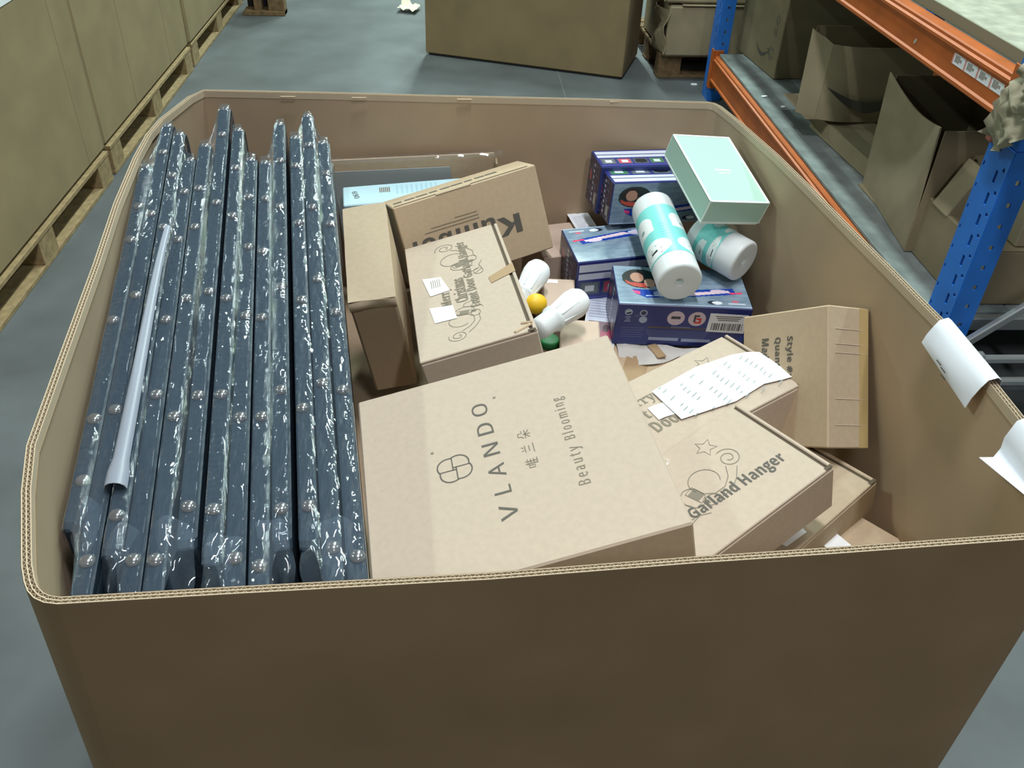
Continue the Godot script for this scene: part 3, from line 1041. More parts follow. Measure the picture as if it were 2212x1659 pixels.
func build_papers():
	# long printed strip draped over the box with the star
	var t := root("paper_strip", "long white printed paper strip draped over the tan box with the star", "paper", rv(Vector3(0.361, 0.8104, -1.0257), Vector3(-0.0768, 0.4587, 0.1742)))
	var G := []
	var top := [Vector2(-0.040, -0.040), Vector2(0.0506, -0.046), Vector2(0.1126, -0.0345), Vector2(0.136, -0.024), Vector2(0.1495, -0.012)]
	var bot := [Vector2(-0.048, 0.0425), Vector2(0.039, 0.0609), Vector2(0.0983, 0.0555), Vector2(0.128, 0.066), Vector2(0.1495, 0.072)]
	for i in 17:
		var f := i / 16.0 * 4.0
		var a: Vector2 = top[mini(int(f), 3)].lerp(top[mini(int(f), 3) + 1], f - mini(int(f), 3))
		var b: Vector2 = bot[mini(int(f), 3)].lerp(bot[mini(int(f), 3) + 1], f - mini(int(f), 3))
		var row := []
		for j in 7:
			var q := a.lerp(b, j / 6.0)
			var y := 0.0735 / 2 + 0.0030 + 0.002 * sin(i * 0.55) * sin(j * 0.5) * sin(j * 0.5)
			row.append(Vector3(q.x, y, q.y))
		G.append(row)
	part("sheet", done(sheet(G, 0.0004)), M.white, t)
	var st := st_new()
	var rr := RandomNumberGenerator.new()
	rr.seed = 5
	for c in 6:
		for k in 9:
			var u := -0.03 + c * 0.029 + rr.randf() * 0.004
			var v := lerpf(-0.036, 0.05, k / 8.0) + 0.004 * c
			if rr.randf() < 0.25 or u > 0.125:
				continue
			add_box(st, Vector3(0.006 + rr.randf() * 0.007, 0.0003, 0.0015), 0, Transform3D(Basis(Vector3.UP, 0.3), Vector3(u, 0.0735 / 2 + 0.0056, v)))
	part("small_print", done(st), sm(lin(0.30, 0.34, 0.36), 0.8), t)
	t = root("paper_slip", "short white paper slip poking out from under the long printed strip", "paper", rv(Vector3(0.361, 0.8104, -1.0257), Vector3(-0.0768, 0.4587, 0.1742)))
	G = []
	for i in 5:
		var row := []
		for j in 4:
			row.append(Vector3(lerpf(-0.069, -0.03, i / 4.0) - 0.004 * j / 3.0, 0.0735 / 2 + 0.0014 + 0.001 * sin(i * 1.5), lerpf(-0.012, 0.021, j / 3.0) + 0.005 * i / 4.0))
		G.append(row)
	part("sheet", done(sheet(G, 0.0003)), M.white, t)
	# two sheets folded over the right rim
	var lab := ["white sheet folded over the right rim of the big carton, the one farther back", "white sheet folded over the right rim nearest the viewer, its inner flap curling"]
	for k in 2:
		t = root("folded_paper", lab[k], "paper", Transform3D.IDENTITY, "white sheets on the rim")
		G = []
		var z0: float = [-0.915, -0.710][k]
		var z1: float = [-0.785, -0.590][k]
		for i in 11:
			var f := i / 10.0
			var z := lerpf(z0, z1, f)
			var xr := 0.6385 if k == 0 else 0.637
			var L: float = [lerpf(0.034, 0.042, f), 0.058][k]
			var row := []
			var prof: Array
			if k == 0:
				prof = [Vector2(0.012, -0.045), Vector2(0.007, -0.012), Vector2(0.004, 0.004), Vector2(-0.002, 0.008), Vector2(-0.012, 0.004), Vector2(-0.0165, -0.008), Vector2(-0.020 - 0.004 * sin(f * 3.0), -L * 0.6), Vector2(-0.0215, -L)]
			else:
				prof = [Vector2(0.010, -0.04), Vector2(0.005, -0.01), Vector2(0.003, 0.004), Vector2(-0.004, 0.010), Vector2(-0.016, 0.004), Vector2(-0.021, -0.02), Vector2(-0.020 - 0.004 * f, -L * 0.6), Vector2(-0.026 + 0.006 * f, -L * 0.80 + 0.012 * f), Vector2(-0.043 + 0.022 * f, -L * 0.80 + 0.014 * f)]
			for p in prof:
				row.append(Vector3(xr + p.x, RIM + p.y, z + (0.006 * p.y / 0.05 if k == 0 else -0.012 * minf(0.0, p.y + 0.03) / 0.05)))
			G.append(row)
		part("sheet", done(sheet(G, 0.0005)), M.paper_sh, t)
		if k == 0:
			st = st_new()
			for q in [[-0.865, -0.028], [-0.852, -0.030], [-0.846, -0.037]]:
				add_box(st, Vector3(0.0004, 0.0016, 0.012), 0, at(Vector3(0.6135, RIM + q[1], q[0])))
			part("pen_mark", done(st), M.ink, t)

# ---------- navy printed boxes ----------
func img(w: int, h: int, c: Color) -> Image:
	var im := Image.create(w, h, false, Image.FORMAT_RGB8)
	im.fill(c)
	return im

func ell(im: Image, cx: float, cy: float, rx: float, ry: float, c: Color, soft := 0.0):
	for y in range(maxi(0, int(cy - ry)), mini(im.get_height(), int(cy + ry) + 1)):
		for x in range(maxi(0, int(cx - rx)), mini(im.get_width(), int(cx + rx) + 1)):
			var q := Vector2((x - cx) / rx, (y - cy) / ry).length()
			if q <= 1.0:
				var a := 1.0 if soft <= 0.0 else clampf((1.0 - q) / soft, 0, 1)
				im.set_pixel(x, y, im.get_pixel(x, y).lerp(c, a))

func band(im: Image, pts: Array, c: Color):
	var poly := PackedVector2Array(pts)
	var r := Rect2(pts[0], Vector2.ZERO)
	for p in pts:
		r = r.expand(p)
	for y in range(maxi(0, int(r.position.y)), mini(im.get_height(), int(r.end.y) + 1)):
		for x in range(maxi(0, int(r.position.x)), mini(im.get_width(), int(r.end.x) + 1)):
			if Geometry2D.is_point_in_polygon(Vector2(x + 0.5, y + 0.5), poly):
				im.set_pixel(x, y, c)

func rect(im: Image, x: int, y: int, w: int, h: int, c: Color):
	im.fill_rect(Rect2i(x, y, w, h), c)

func img_mat(im: Image, rough := 0.25) -> StandardMaterial3D:
	var m := StandardMaterial3D.new()
	m.albedo_texture = ImageTexture.create_from_image(im)
	m.roughness = rough
	return m

func face_quad(w: float, h: float) -> ArrayMesh:
	var st := st_new()
	var t := 0.0003
	oquad(st, Vector3(-w / 2, h / 2, t), Vector3(w / 2, h / 2, t), Vector3(w / 2, -h / 2, t), Vector3(-w / 2, -h / 2, t), Vector3(0, 0, 1), [Vector2(0, 0), Vector2(1, 0), Vector2(1, 1), Vector2(0, 1)])
	return done(st)

func navy_big() -> Image:      # the silver-blue face with an oval portrait and a blue banner
	var W := 512
	var H := 256
	var im := img(W, H, Color(0.52, 0.60, 0.66))
	var nz := FastNoiseLite.new()
	nz.frequency = 0.012
	for y in H:
		for x in W:
			var v := nz.get_noise_2d(x, y * 2.5)
			im.set_pixel(x, y, Color(0.50 + 0.10 * v, 0.58 + 0.09 * v, 0.65 + 0.08 * v))
	ell(im, 100, 84, 74, 66, Color(0.10, 0.14, 0.14))
	ell(im, 82, 62, 38, 40, Color(0.14, 0.09, 0.08))
	ell(im, 86, 76, 27, 34, Color(0.70, 0.53, 0.45))
	ell(im, 132, 112, 22, 30, Color(0.76, 0.60, 0.53))
	band(im, [Vector2(36, 96), Vector2(60, 112), Vector2(112, 116), Vector2(120, 148), Vector2(70, 140), Vector2(40, 120)], Color(0.72, 0.29, 0.24))
	band(im, [Vector2(60, 158), Vector2(200, 160), Vector2(460, 128), Vector2(466, 168), Vector2(260, 200), Vector2(110, 214), Vector2(70, 190)], Color(0.10, 0.24, 0.62))
	ell(im, 190, 182, 52, 24, Color(0.62, 0.70, 0.86))
	ell(im, 196, 184, 40, 16, Color(0.88, 0.80, 0.88))
	band(im, [Vector2(230, 176), Vector2(440, 142), Vector2(444, 158), Vector2(260, 194)], Color(0.90, 0.80, 0.84))
	ell(im, 400, 150, 34, 13, Color(0.86, 0.78, 0.84))
	band(im, [Vector2(108, 196), Vector2(240, 190), Vector2(240, 196), Vector2(108, 203)], Color(0.80, 0.88, 0.97))
	band(im, [Vector2(58, 164), Vector2(88, 172), Vector2(86, 196), Vector2(74, 190), Vector2(66, 182)], Color(0.88, 0.28, 0.50))
	band(im, [Vector2(440, 158), Vector2(492, 152), Vector2(492, 162), Vector2(444, 168)], Color(0.92, 0.26, 0.40))
	ell(im, 368, 228, 26, 12, Color(0.12, 0.16, 0.22))
	ell(im, 380, 228, 20, 11, Color(0.92, 0.95, 0.98))
	ell(im, 452, 216, 14, 9, Color(0.78, 0.46, 0.54))
	rect(im, 424, 228, 66, 6, Color(0.88, 0.92, 0.97))
	rect(im, 0, 250, W, 6, Color(0.72, 0.80, 0.88))
	im.resize(128, 64, Image.INTERPOLATE_BILINEAR)
	im.resize(W, H, Image.INTERPOLATE_CUBIC)
	return im

func navy_front() -> Image:    # the dark side with small marks and fine print
	var W := 512
	var H := 192
	var im := img(W, H, Color(0.15, 0.20, 0.47))
	for q in [[40, 34, 15], [98, 36, 15], [100, 68, 16]]:
		ell(im, q[0], q[1], q[2], q[2], Color(0.62, 0.68, 0.78))
		if q[2] == 15:
			ell(im, q[0], q[1], q[2] - 5, q[2] - 5, Color(0.15, 0.18, 0.34))
	band(im, [Vector2(30, 38), Vector2(52, 30), Vector2(50, 26), Vector2(34, 28)], Color(0.75, 0.8, 0.86))
	rect(im, 30, 56, 22, 4, Color(0.62, 0.68, 0.78))
	rect(im, 34, 66, 16, 4, Color(0.62, 0.68, 0.78))
	rect(im, 30, 76, 22, 4, Color(0.62, 0.68, 0.78))
	rect(im, 66, 46, 18, 2, Color(0.4, 0.45, 0.6))
	rect(im, 64, 52, 22, 2, Color(0.4, 0.45, 0.6))
	for q in [[226, 54], [308, 54]]:
		ell(im, q[0], q[1], 34, 34, Color(0.80, 0.74, 0.79))
	rect(im, 208, 46, 36, 13, Color(0.22, 0.22, 0.30))
	rect(im, 296, 36, 22, 9, Color(0.20, 0.22, 0.26))
	rect(im, 296, 36, 8, 34, Color(0.20, 0.22, 0.26))
	rect(im, 306, 50, 20, 9, Color(0.80, 0.16, 0.20))
	rect(im, 318, 50, 8, 26, Color(0.80, 0.16, 0.20))
	rect(im, 300, 68, 22, 8, Color(0.80, 0.16, 0.20))
	rect(im, 214, 96, 76, 4, Color(0.45, 0.5, 0.66))
	rect(im, 124, 100, 230, 7, Color(0.34, 0.30, 0.26))
	for k in 5:
		rect(im, 118 + 4 * k, 118 + k * 8, 250 - 8 * k, 3, Color(0.33, 0.38, 0.56))
		rect(im, 22, 108 + k * 11, 90 - 6 * (k % 3), 3, Color(0.33, 0.38, 0.56))
	rect(im, 136, 152, 118, 15, Color(0.60, 0.66, 0.80))
	rect(im, 266, 154, 116, 15, Color(0.60, 0.66, 0.80))
	rect(im, 0, 184, W, 4, Color(0.24, 0.28, 0.46))
	rect(im, 0, 0, W, 3, Color(0.26, 0.30, 0.46))
	band(im, [Vector2(420, 192), Vector2(512, 120), Vector2(512, 192)], Color(0.13, 0.25, 0.58))
	return im

func navy_stripe(flip: bool) -> Image:   # narrow side: white bars, small pictures
	var W := 512
	var H := 128
	var im := img(W, H, Color(0.20, 0.22, 0.52))
	rect(im, 6, 8, W - 12, 24, Color(0.84, 0.87, 0.93))
	rect(im, 6, 38, W - 12, 20, Color(0.84, 0.87, 0.93))
	rect(im, 6, 33, W - 12, 3, Color(0.3, 0.32, 0.4))
	var cols := [Color(0.42, 0.46, 0.48), Color(0.80, 0.32, 0.42), Color(0.24, 0.28, 0.30), Color(0.26, 0.52, 0.36), Color(0.44, 0.47, 0.52)]
	for k in 5:
		var x := 14 + k * 100
		rect(im, x, 66, 88, 42, Color(0.34, 0.38, 0.42))
		rect(im, x + 8, 70, 72, 34, cols[(k + (3 if flip else 0)) % 5])
		if k % 3 != 2:
			rect(im, x + 24, 78, 40, 20, Color(0.86, 0.89, 0.90))
		else:
			ell(im, x + 44, 88, 36, 14, Color(0.12, 0.14, 0.16))
	rect(im, 0, 118, W, 4, Color(0.32, 0.36, 0.72))
	if flip:
		im.flip_y()
	return im

func navy_end() -> Image:      # mottled end with upright lettering marks
	var W := 160
	var H := 192
	var im := img(W, H, Color(0.13, 0.14, 0.28))
	var nz := FastNoiseLite.new()
	nz.frequency = 0.03
	for y in H:
		for x in W:
			var v := nz.get_noise_2d(x, y)
			var c := Color(0.15, 0.16, 0.30)
			if v > 0.22:
				c = Color(0.52, 0.50, 0.56)
			elif v < -0.25:
				c = Color(0.34, 0.18, 0.26)
			im.set_pixel(x, y, c.lerp(Color(0.15, 0.16, 0.30), 0.35))
	for k in 7:
		rect(im, 70, 18 + k * 24, 14, 12, Color(0.74, 0.76, 0.84))
	rect(im, 20, 60, 26, 40, Color(0.66, 0.28, 0.34))
	rect(im, 108, 120, 30, 50, Color(0.64, 0.63, 0.62))
	return im

func navy_box(label: String, c: Vector3, r: Vector3, d: Vector3, faces: Dictionary) -> Node3D:
	var t := root("navy_box", label, "box", rv(c, r), "glossy navy printed boxes")
	part("body", box_mesh(d, 0.0016), M.navy, t)
	for k in faces:
		var f: String = k
		var w := d.x if f != "-x" and f != "+x" else d.z
		var h := d.z if f == "+y" else d.y
		part("printed_face", face_quad(w - 0.003, h - 0.003), faces[k], t, face_xf(d, f, 0.0002))
	return t

func build_navy_boxes():
	var big := img_mat(navy_big(), 0.22)
	var front := img_mat(navy_front(), 0.28)
	var s1 := img_mat(navy_stripe(false), 0.25)
	var s2 := img_mat(navy_stripe(true), 0.25)
	var endm := img_mat(navy_end(), 0.25)
	var d := Vector3(0.2463, 0.0936, 0.1217)
	var t := navy_box("glossy navy and silver box lying flat in front, with a barcode label", Vector3(0.4179, 0.7815, -1.3795), Vector3(0.0804, -0.04, -0.0249), d, {"+y": big, "+z": front, "-x": endm, "+x": endm})
	var fx := face_xf(d, "+z", 0.0009)
	part("barcode_label", box_mesh(Vector3(0.071, 0.042, 0.0004), 0, fx * Transform3D(Basis(Vector3(0, 0, 1), -0.02), Vector3(0.0825, 0.0125, 0))), M.paper_sh, t)
	var st := st_new()
	var rr := RandomNumberGenerator.new()
	rr.seed = 3
	var x := 0.055
	while x < 0.112:
		var w := 0.0008 + rr.randf() * 0.0016
		add_box(st, Vector3(w, 0.016, 0.0003), 0, fx * at(Vector3(x, 0.0045, 0.0003)))
		x += w + 0.0008 + rr.randf() * 0.0014
	for k in 3:
		add_box(st, Vector3(0.05 - 0.006 * k, 0.0016, 0.0003), 0, fx * at(Vector3(0.083, 0.028 - 0.0042 * k, 0.0003)))
	part("barcode", done(st), M.ink, t)
	var big2i := navy_big()
	big2i.rotate_180()
	var big2 := img_mat(big2i, 0.22)
	navy_box("glossy navy and silver box lying flat in the middle, partly under a white roll", Vector3(0.3468, 0.7908, -1.5454), Vector3(0.0789, 0.1648, 0.0167), Vector3(0.2463, 0.0935, 0.1216), {"+y": big2, "+z": s1, "-x": endm})
	navy_box("glossy navy box standing on edge with a portrait, nearer of the upright pair", Vector3(0.419, 0.8925, -1.6359), Vector3(-0.0151, 0.176, -0.04), Vector3(0.2380, 0.089, 0.0810), {"+y": s2, "+z": big, "-x": endm})
	navy_box("glossy navy box standing on edge against the back wall, half under the mint box", Vector3(0.3750, 0.8980, -1.6860), Vector3(0.0363, 0.1528, -0.0289), Vector3(0.18, 0.105, 0.0760), {"+y": s1, "-x": endm})

# ---------- loose goods ----------
func white_roll(label: String, a: Vector3, b: Vector3, r: float, spin: float):
	# a: centre of the near end, b: centre of the far end
	var ax := (b - a)
	var L := ax.length()
	var up := ax / L
	var sx := up.cross(Vector3.UP).normalized()
	var xf := Transform3D(Basis(sx, up, sx.cross(up)), a) * Transform3D(Basis(Vector3.UP, spin), Vector3.ZERO)
	var t := root("white_roll", label, "roll", xf, "white rolls in teal wraps")
	var prof := [Vector2(0.0005, 0.018), Vector2(r * 0.14, 0.017), Vector2(r * 0.17, 0.004), Vector2(r * 0.24, 0.0015)]
	for i in 7:
		var an := PI / 2 * i / 6.0
		prof.append(Vector2(r * 0.86 + sin(an) * r * 0.14, (1 - cos(an)) * r * 0.14))
	prof.append(Vector2(r, L * 0.5))
	for i in 7:
		var an := PI / 2 * i / 6.0
		prof.append(Vector2(r * 0.8 + cos(an) * r * 0.2, L - r * 0.2 + sin(an) * r * 0.2))
	prof.append(Vector2(0.0005, L))
	part("roll", done(lathe(prof, 40)), M.plastic, t)
	var im := img(512, 256, Color(0.50, 0.84, 0.82))
	# v runs along the roll from the near end; u round it
	var rr := RandomNumberGenerator.new()
	rr.seed = int(spin * 100.0)
	for k in 3:
		var u := 90 + k * 170
		ell(im, u, 44, 74, 40, Color(0.92, 0.95, 0.95))
		ell(im, u + 20, 176, 52, 40, Color(0.93, 0.96, 0.96))
		rect(im, u - 30, 130, 100, 50, Color(0.93, 0.96, 0.96))
		for j in 8:
			rect(im, u - 44 + int(rr.randf() * 80), 16 + j * 7, 5 + int(rr.randf() * 12), 2, Color(0.25, 0.28, 0.30))
		rect(im, u - 16, 30, 30, 9, Color(0.18, 0.22, 0.22))
		ell(im, u + 20, 160, 12, 8, Color(0.55, 0.66, 0.66))
		for j in 5:
			rect(im, u + 80, 90 + j * 14, 40, 2, Color(0.28, 0.68, 0.66))
	var wr := []
	for q in [[0.0, 0.0004], [0.5, 0.0012], [1.0, 0.0004]]:
		wr.append(Vector2(r + q[1], lerpf(0.042, L * 0.80, q[0])))
	part("label_wrap", done(lathe(wr, 40)), img_mat(im, 0.4), t)

func bulb(label: String, a: Vector3, b: Vector3, s: float):
	var ax := (b - a).normalized()
	var sx := ax.cross(Vector3.UP).normalized()
	var t := root("white_plastic_bulb", label, "plastic bulb", Transform3D(Basis(sx, ax, sx.cross(ax)), a), "white ribbed bulbs")
	part("neck", done(lathe([Vector2(0.0005, 0.0), Vector2(0.017 * s, 0.0), Vector2(0.020 * s, 0.012 * s), Vector2(0.020 * s, 0.035 * s), Vector2(0.024 * s, 0.040 * s), Vector2(0.024 * s, 0.046 * s), Vector2(0.019 * s, 0.050 * s)], 28)), M.plastic, t)
	part("dome", done(lathe([Vector2(0.019 * s, 0.050 * s), Vector2(0.021 * s, 0.060 * s), Vector2(0.025 * s, 0.080 * s), Vector2(0.0268 * s, 0.096 * s), Vector2(0.0255 * s, 0.108 * s), Vector2(0.020 * s, 0.118 * s), Vector2(0.011 * s, 0.124 * s), Vector2(0.0004, 0.126 * s)], 28)), M.white, t)
	for k in 8:
		var an := TAU * k / 8.0
		part("rib", box_mesh(Vector3(0.004 * s, 0.042 * s, 0.003 * s), 0.001, Transform3D(Basis(Vector3(cos(an), 0, sin(an)), Vector3(0.12 * cos(an + PI / 2) , 1, 0.12 * sin(an + PI / 2)).normalized(), Vector3(-sin(an), 0, cos(an))).orthonormalized(), Vector3(-sin(an) * 0.0225 * s, 0.071 * s, cos(an) * 0.0225 * s))), M.plastic, t)

func build_loose_goods():
	# mint gift box
	var d := Vector3(0.1222, 0.0525, 0.1949)
	var t := root("mint_box", "mint green gift box with white edges leaning on the navy boxes", "box", rv(Vector3(0.4836, 0.9874, -1.4972), Vector3(0.2441, 0.2132, -0.1553)))
	part("base", box_mesh(d - Vector3(0.003, 0.006, 0.003), 0.0015, at(Vector3(0, -0.003, 0))), M.mint_edge, t)
	part("lid", box_mesh(d - Vector3(0, 0.006, 0), 0.0015, at(Vector3(0, 0.003, 0))), M.mint, t)
	var st := st_new()
	var w := 0.0042
	for s in [-1.0, 1.0]:
		add_box(st, Vector3(w, 0.002, d.z + 0.001), 0.0008, at(Vector3(s * (d.x / 2 - w / 2 + 0.0005), d.y / 2, 0)))
		add_box(st, Vector3(d.x + 0.001, 0.002, w), 0.0008, at(Vector3(0, d.y / 2, s * (d.z / 2 - w / 2 + 0.0005))))
		add_box(st, Vector3(d.x + 0.001, 0.0022, 0.0012), 0.0004, at(Vector3(0, -d.y / 2 + 0.0065, s * d.z / 2)))
		add_box(st, Vector3(0.0012, 0.0022, d.z + 0.001), 0.0004, at(Vector3(s * d.x / 2, -d.y / 2 + 0.0065, 0)))
		for q in [-1.0, 1.0]:
			add_box(st, Vector3(0.0026, d.y - 0.006, 0.0026), 0.0008, at(Vector3(s * (d.x / 2 - 0.0009), 0.003, q * (d.z / 2 - 0.0009))))
	part("white_edge", done(st), M.mint_edge, t)
	st = st_new()
	for k in 2:
		add_box(st, Vector3(0.034 - 0.010 * k, 0.0003, 0.0045 - 0.002 * k), 0, at(Vector3(0.003, d.y / 2 + 0.0002, 0.006 + 0.009 * k)))
	part("printed_mark", done(st), M.mint_edge, t)
	white_roll("white roll in a teal wrap lying across the navy boxes toward the viewer", Vector3(0.398, 0.8705, -1.318), Vector3(0.3865, 0.902, -1.552), 0.041, 0.55)
	white_roll("white roll in a teal wrap under the mint box, dimpled end at right", Vector3(0.534, 0.873, -1.390), Vector3(0.462, 0.884, -1.478), 0.0405, 2.3)
	bulb("white ribbed plastic bulb lying in front beside the yellow ball", Vector3(0.138, 0.824, -1.235), Vector3(0.235, 0.842, -1.325), 1.0)
	bulb("second white ribbed plastic bulb behind the yellow ball, partly in shadow", Vector3(0.105, 0.80, -1.34), Vector3(0.162, 0.842, -1.432), 0.95)
	t = root("yellow_ball", "small yellow rounded piece between the two white plastic bulbs", "ball", Transform3D(Basis(Vector3.UP, 0.3), Vector3(0.146, 0.806, -1.352)))
	var prof := []
	for i in 13:
		var a := -PI / 2 + PI * i / 12.0
		prof.append(Vector2(maxf(cos(a) * 0.019, 0.0003), sin(a) * 0.022))
	part("ball", done(lathe(prof, 24, Transform3D(Basis(Vector3(0, 0, 1), PI / 2), Vector3.ZERO))), M.yellow, t)
	t = root("green_lid", "small green plastic piece half hidden behind the stickered box", "lid", at(Vector3(0.170, 0.752, -1.298)))
	part("lid", done(lathe([Vector2(0.0003, 0.014), Vector2(0.016, 0.014), Vector2(0.019, 0.010), Vector2(0.020, 0.0), Vector2(0.0003, 0.0)], 20)), M.green, t)
	# small brown boxes and leaflets under them
	var pink := sm(lin(0.50, 0.375, 0.30), 0.8)
	t = root("small_box", "pinkish brown carton top showing between the tilted box and the upright navy boxes", "box", Transform3D(Basis(Vector3.UP, 0.25), Vector3(0.222, 0.706, -1.642)), "small brown boxes between the cartons")
	part("body", box_mesh(Vector3(0.12, 0.16, 0.14), 0.002), pink, t)
	part("sticker", box_mesh(Vector3(0.016, 0.0004, 0.010), 0, at(Vector3(-0.055, 0.0804, -0.055))), M.white, t)
	t = root("small_box", "small brown box with a white tag behind the front plastic bulb", "box", Transform3D(Basis(Vector3.UP, -0.1), Vector3(0.197, 0.735, -1.415)), "small brown boxes between the cartons")
	part("body", box_mesh(Vector3(0.060, 0.11, 0.11), 0.002), pink, t)
	part("sticker", box_mesh(Vector3(0.022, 0.0004, 0.012), 0, at(Vector3(-0.014, 0.0553, -0.043))), M.white, t)
	t = root("small_box", "small brown box below the front plastic bulb, beside the picture leaflet", "box", Transform3D(Basis(Vector3.UP, -0.12), Vector3(0.222, 0.702, -1.280)), "small brown boxes between the cartons")
	part("body", box_mesh(Vector3(0.072, 0.15, 0.125), 0.002), sm(lin(0.56, 0.43, 0.34), 0.8), t)
	var im := img(128, 256, Color(0.80, 0.82, 0.88))
	for k in 9:
		rect(im, 10, 8 + k * 12, 106 - (k % 3) * 14, 3, Color(0.55, 0.60, 0.72))
	rect(im, 12, 124, 104, 96, Color(0.52, 0.42, 0.46))
	ell(im, 40, 170, 26, 36, Color(0.66, 0.58, 0.56))
	ell(im, 90, 180, 22, 30, Color(0.60, 0.22, 0.34))
	ell(im, 88, 150, 14, 16, Color(0.32, 0.24, 0.28))
	var lm := img_mat(im, 0.4)
	t = root("leaflet", "white printed leaflet with small pictures tucked under the front navy box", "leaflet", Transform3D(Basis(Vector3.UP, -0.22) * Basis(Vector3.RIGHT, 0.05), Vector3(0.2795, 0.7355, -1.395)), "white printed leaflets")
	part("sheet", box_mesh(Vector3(0.062, 0.002, 0.20), 0.0005), M.white, t)
	part("printed_face", face_quad(0.058, 0.196), lm, t, Transform3D(Basis(Vector3(1, 0, 0), Vector3(0, 0, -1), Vector3(0, 1, 0)), Vector3(0, 0.0011, 0)))
	im = img(128, 256, Color(0.86, 0.87, 0.90))
	for k in 14:
		rect(im, 12, 70 + k * 12, 90 - (k % 4) * 12, 3, Color(0.55, 0.58, 0.66))
	ell(im, 70, 34, 22, 10, Color(0.35, 0.36, 0.42))
	lm = img_mat(im, 0.4)
	t = root("leaflet", "narrow white printed leaflet against the upright navy boxes at the back", "leaflet", Transform3D(Basis(Vector3.UP, 0.18) * Basis(Vector3(0, 0, 1), 0.1), Vector3(0.277, 0.797, -1.695)), "white printed leaflets")
	part("sheet", box_mesh(Vector3(0.045, 0.002, 0.135), 0.0005), M.white, t)
	part("printed_face", face_quad(0.042, 0.13), lm, t, Transform3D(Basis(Vector3(1, 0, 0), Vector3(0, 0, -1), Vector3(0, 1, 0)), Vector3(0, 0.0011, 0)))
	# taped carton under the front navy box
	t = root("taped_box", "tan carton sealed with brown tape, showing below the front navy box", "box", Transform3D(Basis(Vector3.UP, -0.35) * Basis(Vector3(0, 0, 1), -0.06), Vector3(0.405, 0.672, -1.27)))
	part("body", box_mesh(Vector3(0.26, 0.10, 0.20), 0.002), M.kraft3, t)
	part("tape", box_mesh(Vector3(0.042, 0.0006, 0.20), 0, at(Vector3(-0.075, 0.0503, 0))), M.tape, t)
	part("tape", box_mesh(Vector3(0.02, 0.0006, 0.20), 0, at(Vector3(-0.01, 0.0503, 0))), M.tape, t)
	t = root("stained_wrap", "crumpled off-white wrapping with a brown stain under the front navy box", "wrapping")
	var G := []
	for i in 13:
		var f := i / 12.0
		var row := []
		for j in 6:
			var g := j / 5.0
			row.append(Vector3(lerpf(0.30, 0.49, f), 0.7325 - 0.005 * g + 0.003 * sin(f * 17.0 + g * 3.0), lerpf(-1.335, -1.292 + 0.02 * sin(f * 7.0), g) + 0.03 * f))
		G.append(row)
	part("sheet", done(sheet(G, 0.0006)), sm(lin(0.55, 0.52, 0.49), 0.7), t)
	t.set_meta("label", "crumpled off-white wrapping with a brown stain under the front navy box")
	part("stain", box_mesh(Vector3(0.018, 0.004, 0.042), 0.001, Transform3D(Basis(Vector3.UP, 0.3), Vector3(0.372, 0.7335, -1.303))), M.tape, t)
	# bits in the front right corner of the carton
	t = root("loose_flap", "tan cardboard flap standing in the front right corner of the big carton", "cardboard", Transform3D(Basis(Vector3.UP, 0.72) * Basis(Vector3(0, 0, 1), 0.12), Vector3(0.583, 0.735, -0.825)))
	part("flap", box_mesh(Vector3(0.070, 0.006, 0.085), 0.001), M.kraft3, t)
	t = root("white_scrap", "small white paper scrap beside the cardboard flap in the front corner", "paper", Transform3D(Basis(Vector3.UP, 0.5) * Basis(Vector3(0, 0, 1), 0.2), Vector3(0.540, 0.742, -0.805)))
	part("scrap", box_mesh(Vector3(0.03, 0.0015, 0.05), 0.0005), M.white, t)

# ---------- row of palletised cartons ----------
func pallet_mesh_parts(t: Node3D, L: float, D: float, wood: Material, h := 0.13):
	# L along z, D along x, origin at the floor under the front (+x) long edge's middle
	var hd := h - 0.018 * 2
	for k in 7:
		var x := -D + 0.05 + k * (D - 0.10) / 6.0
		part("top_board", box_mesh(Vector3(0.095, 0.018, L), 0.002, at(Vector3(x, h - 0.009, 0))), wood, t)
	for x in [-0.055, -D / 2, -D + 0.055]:
		part("bottom_board", box_mesh(Vector3(0.1, 0.018, L), 0.002, at(Vector3(x, 0.009, 0))), wood, t)
		for z in [-L / 2 + 0.07, 0.0, L / 2 - 0.07]:
			part("block", box_mesh(Vector3(0.1, hd, 0.135), 0.002, at(Vector3(x, 0.018 + hd / 2, z))), wood, t)

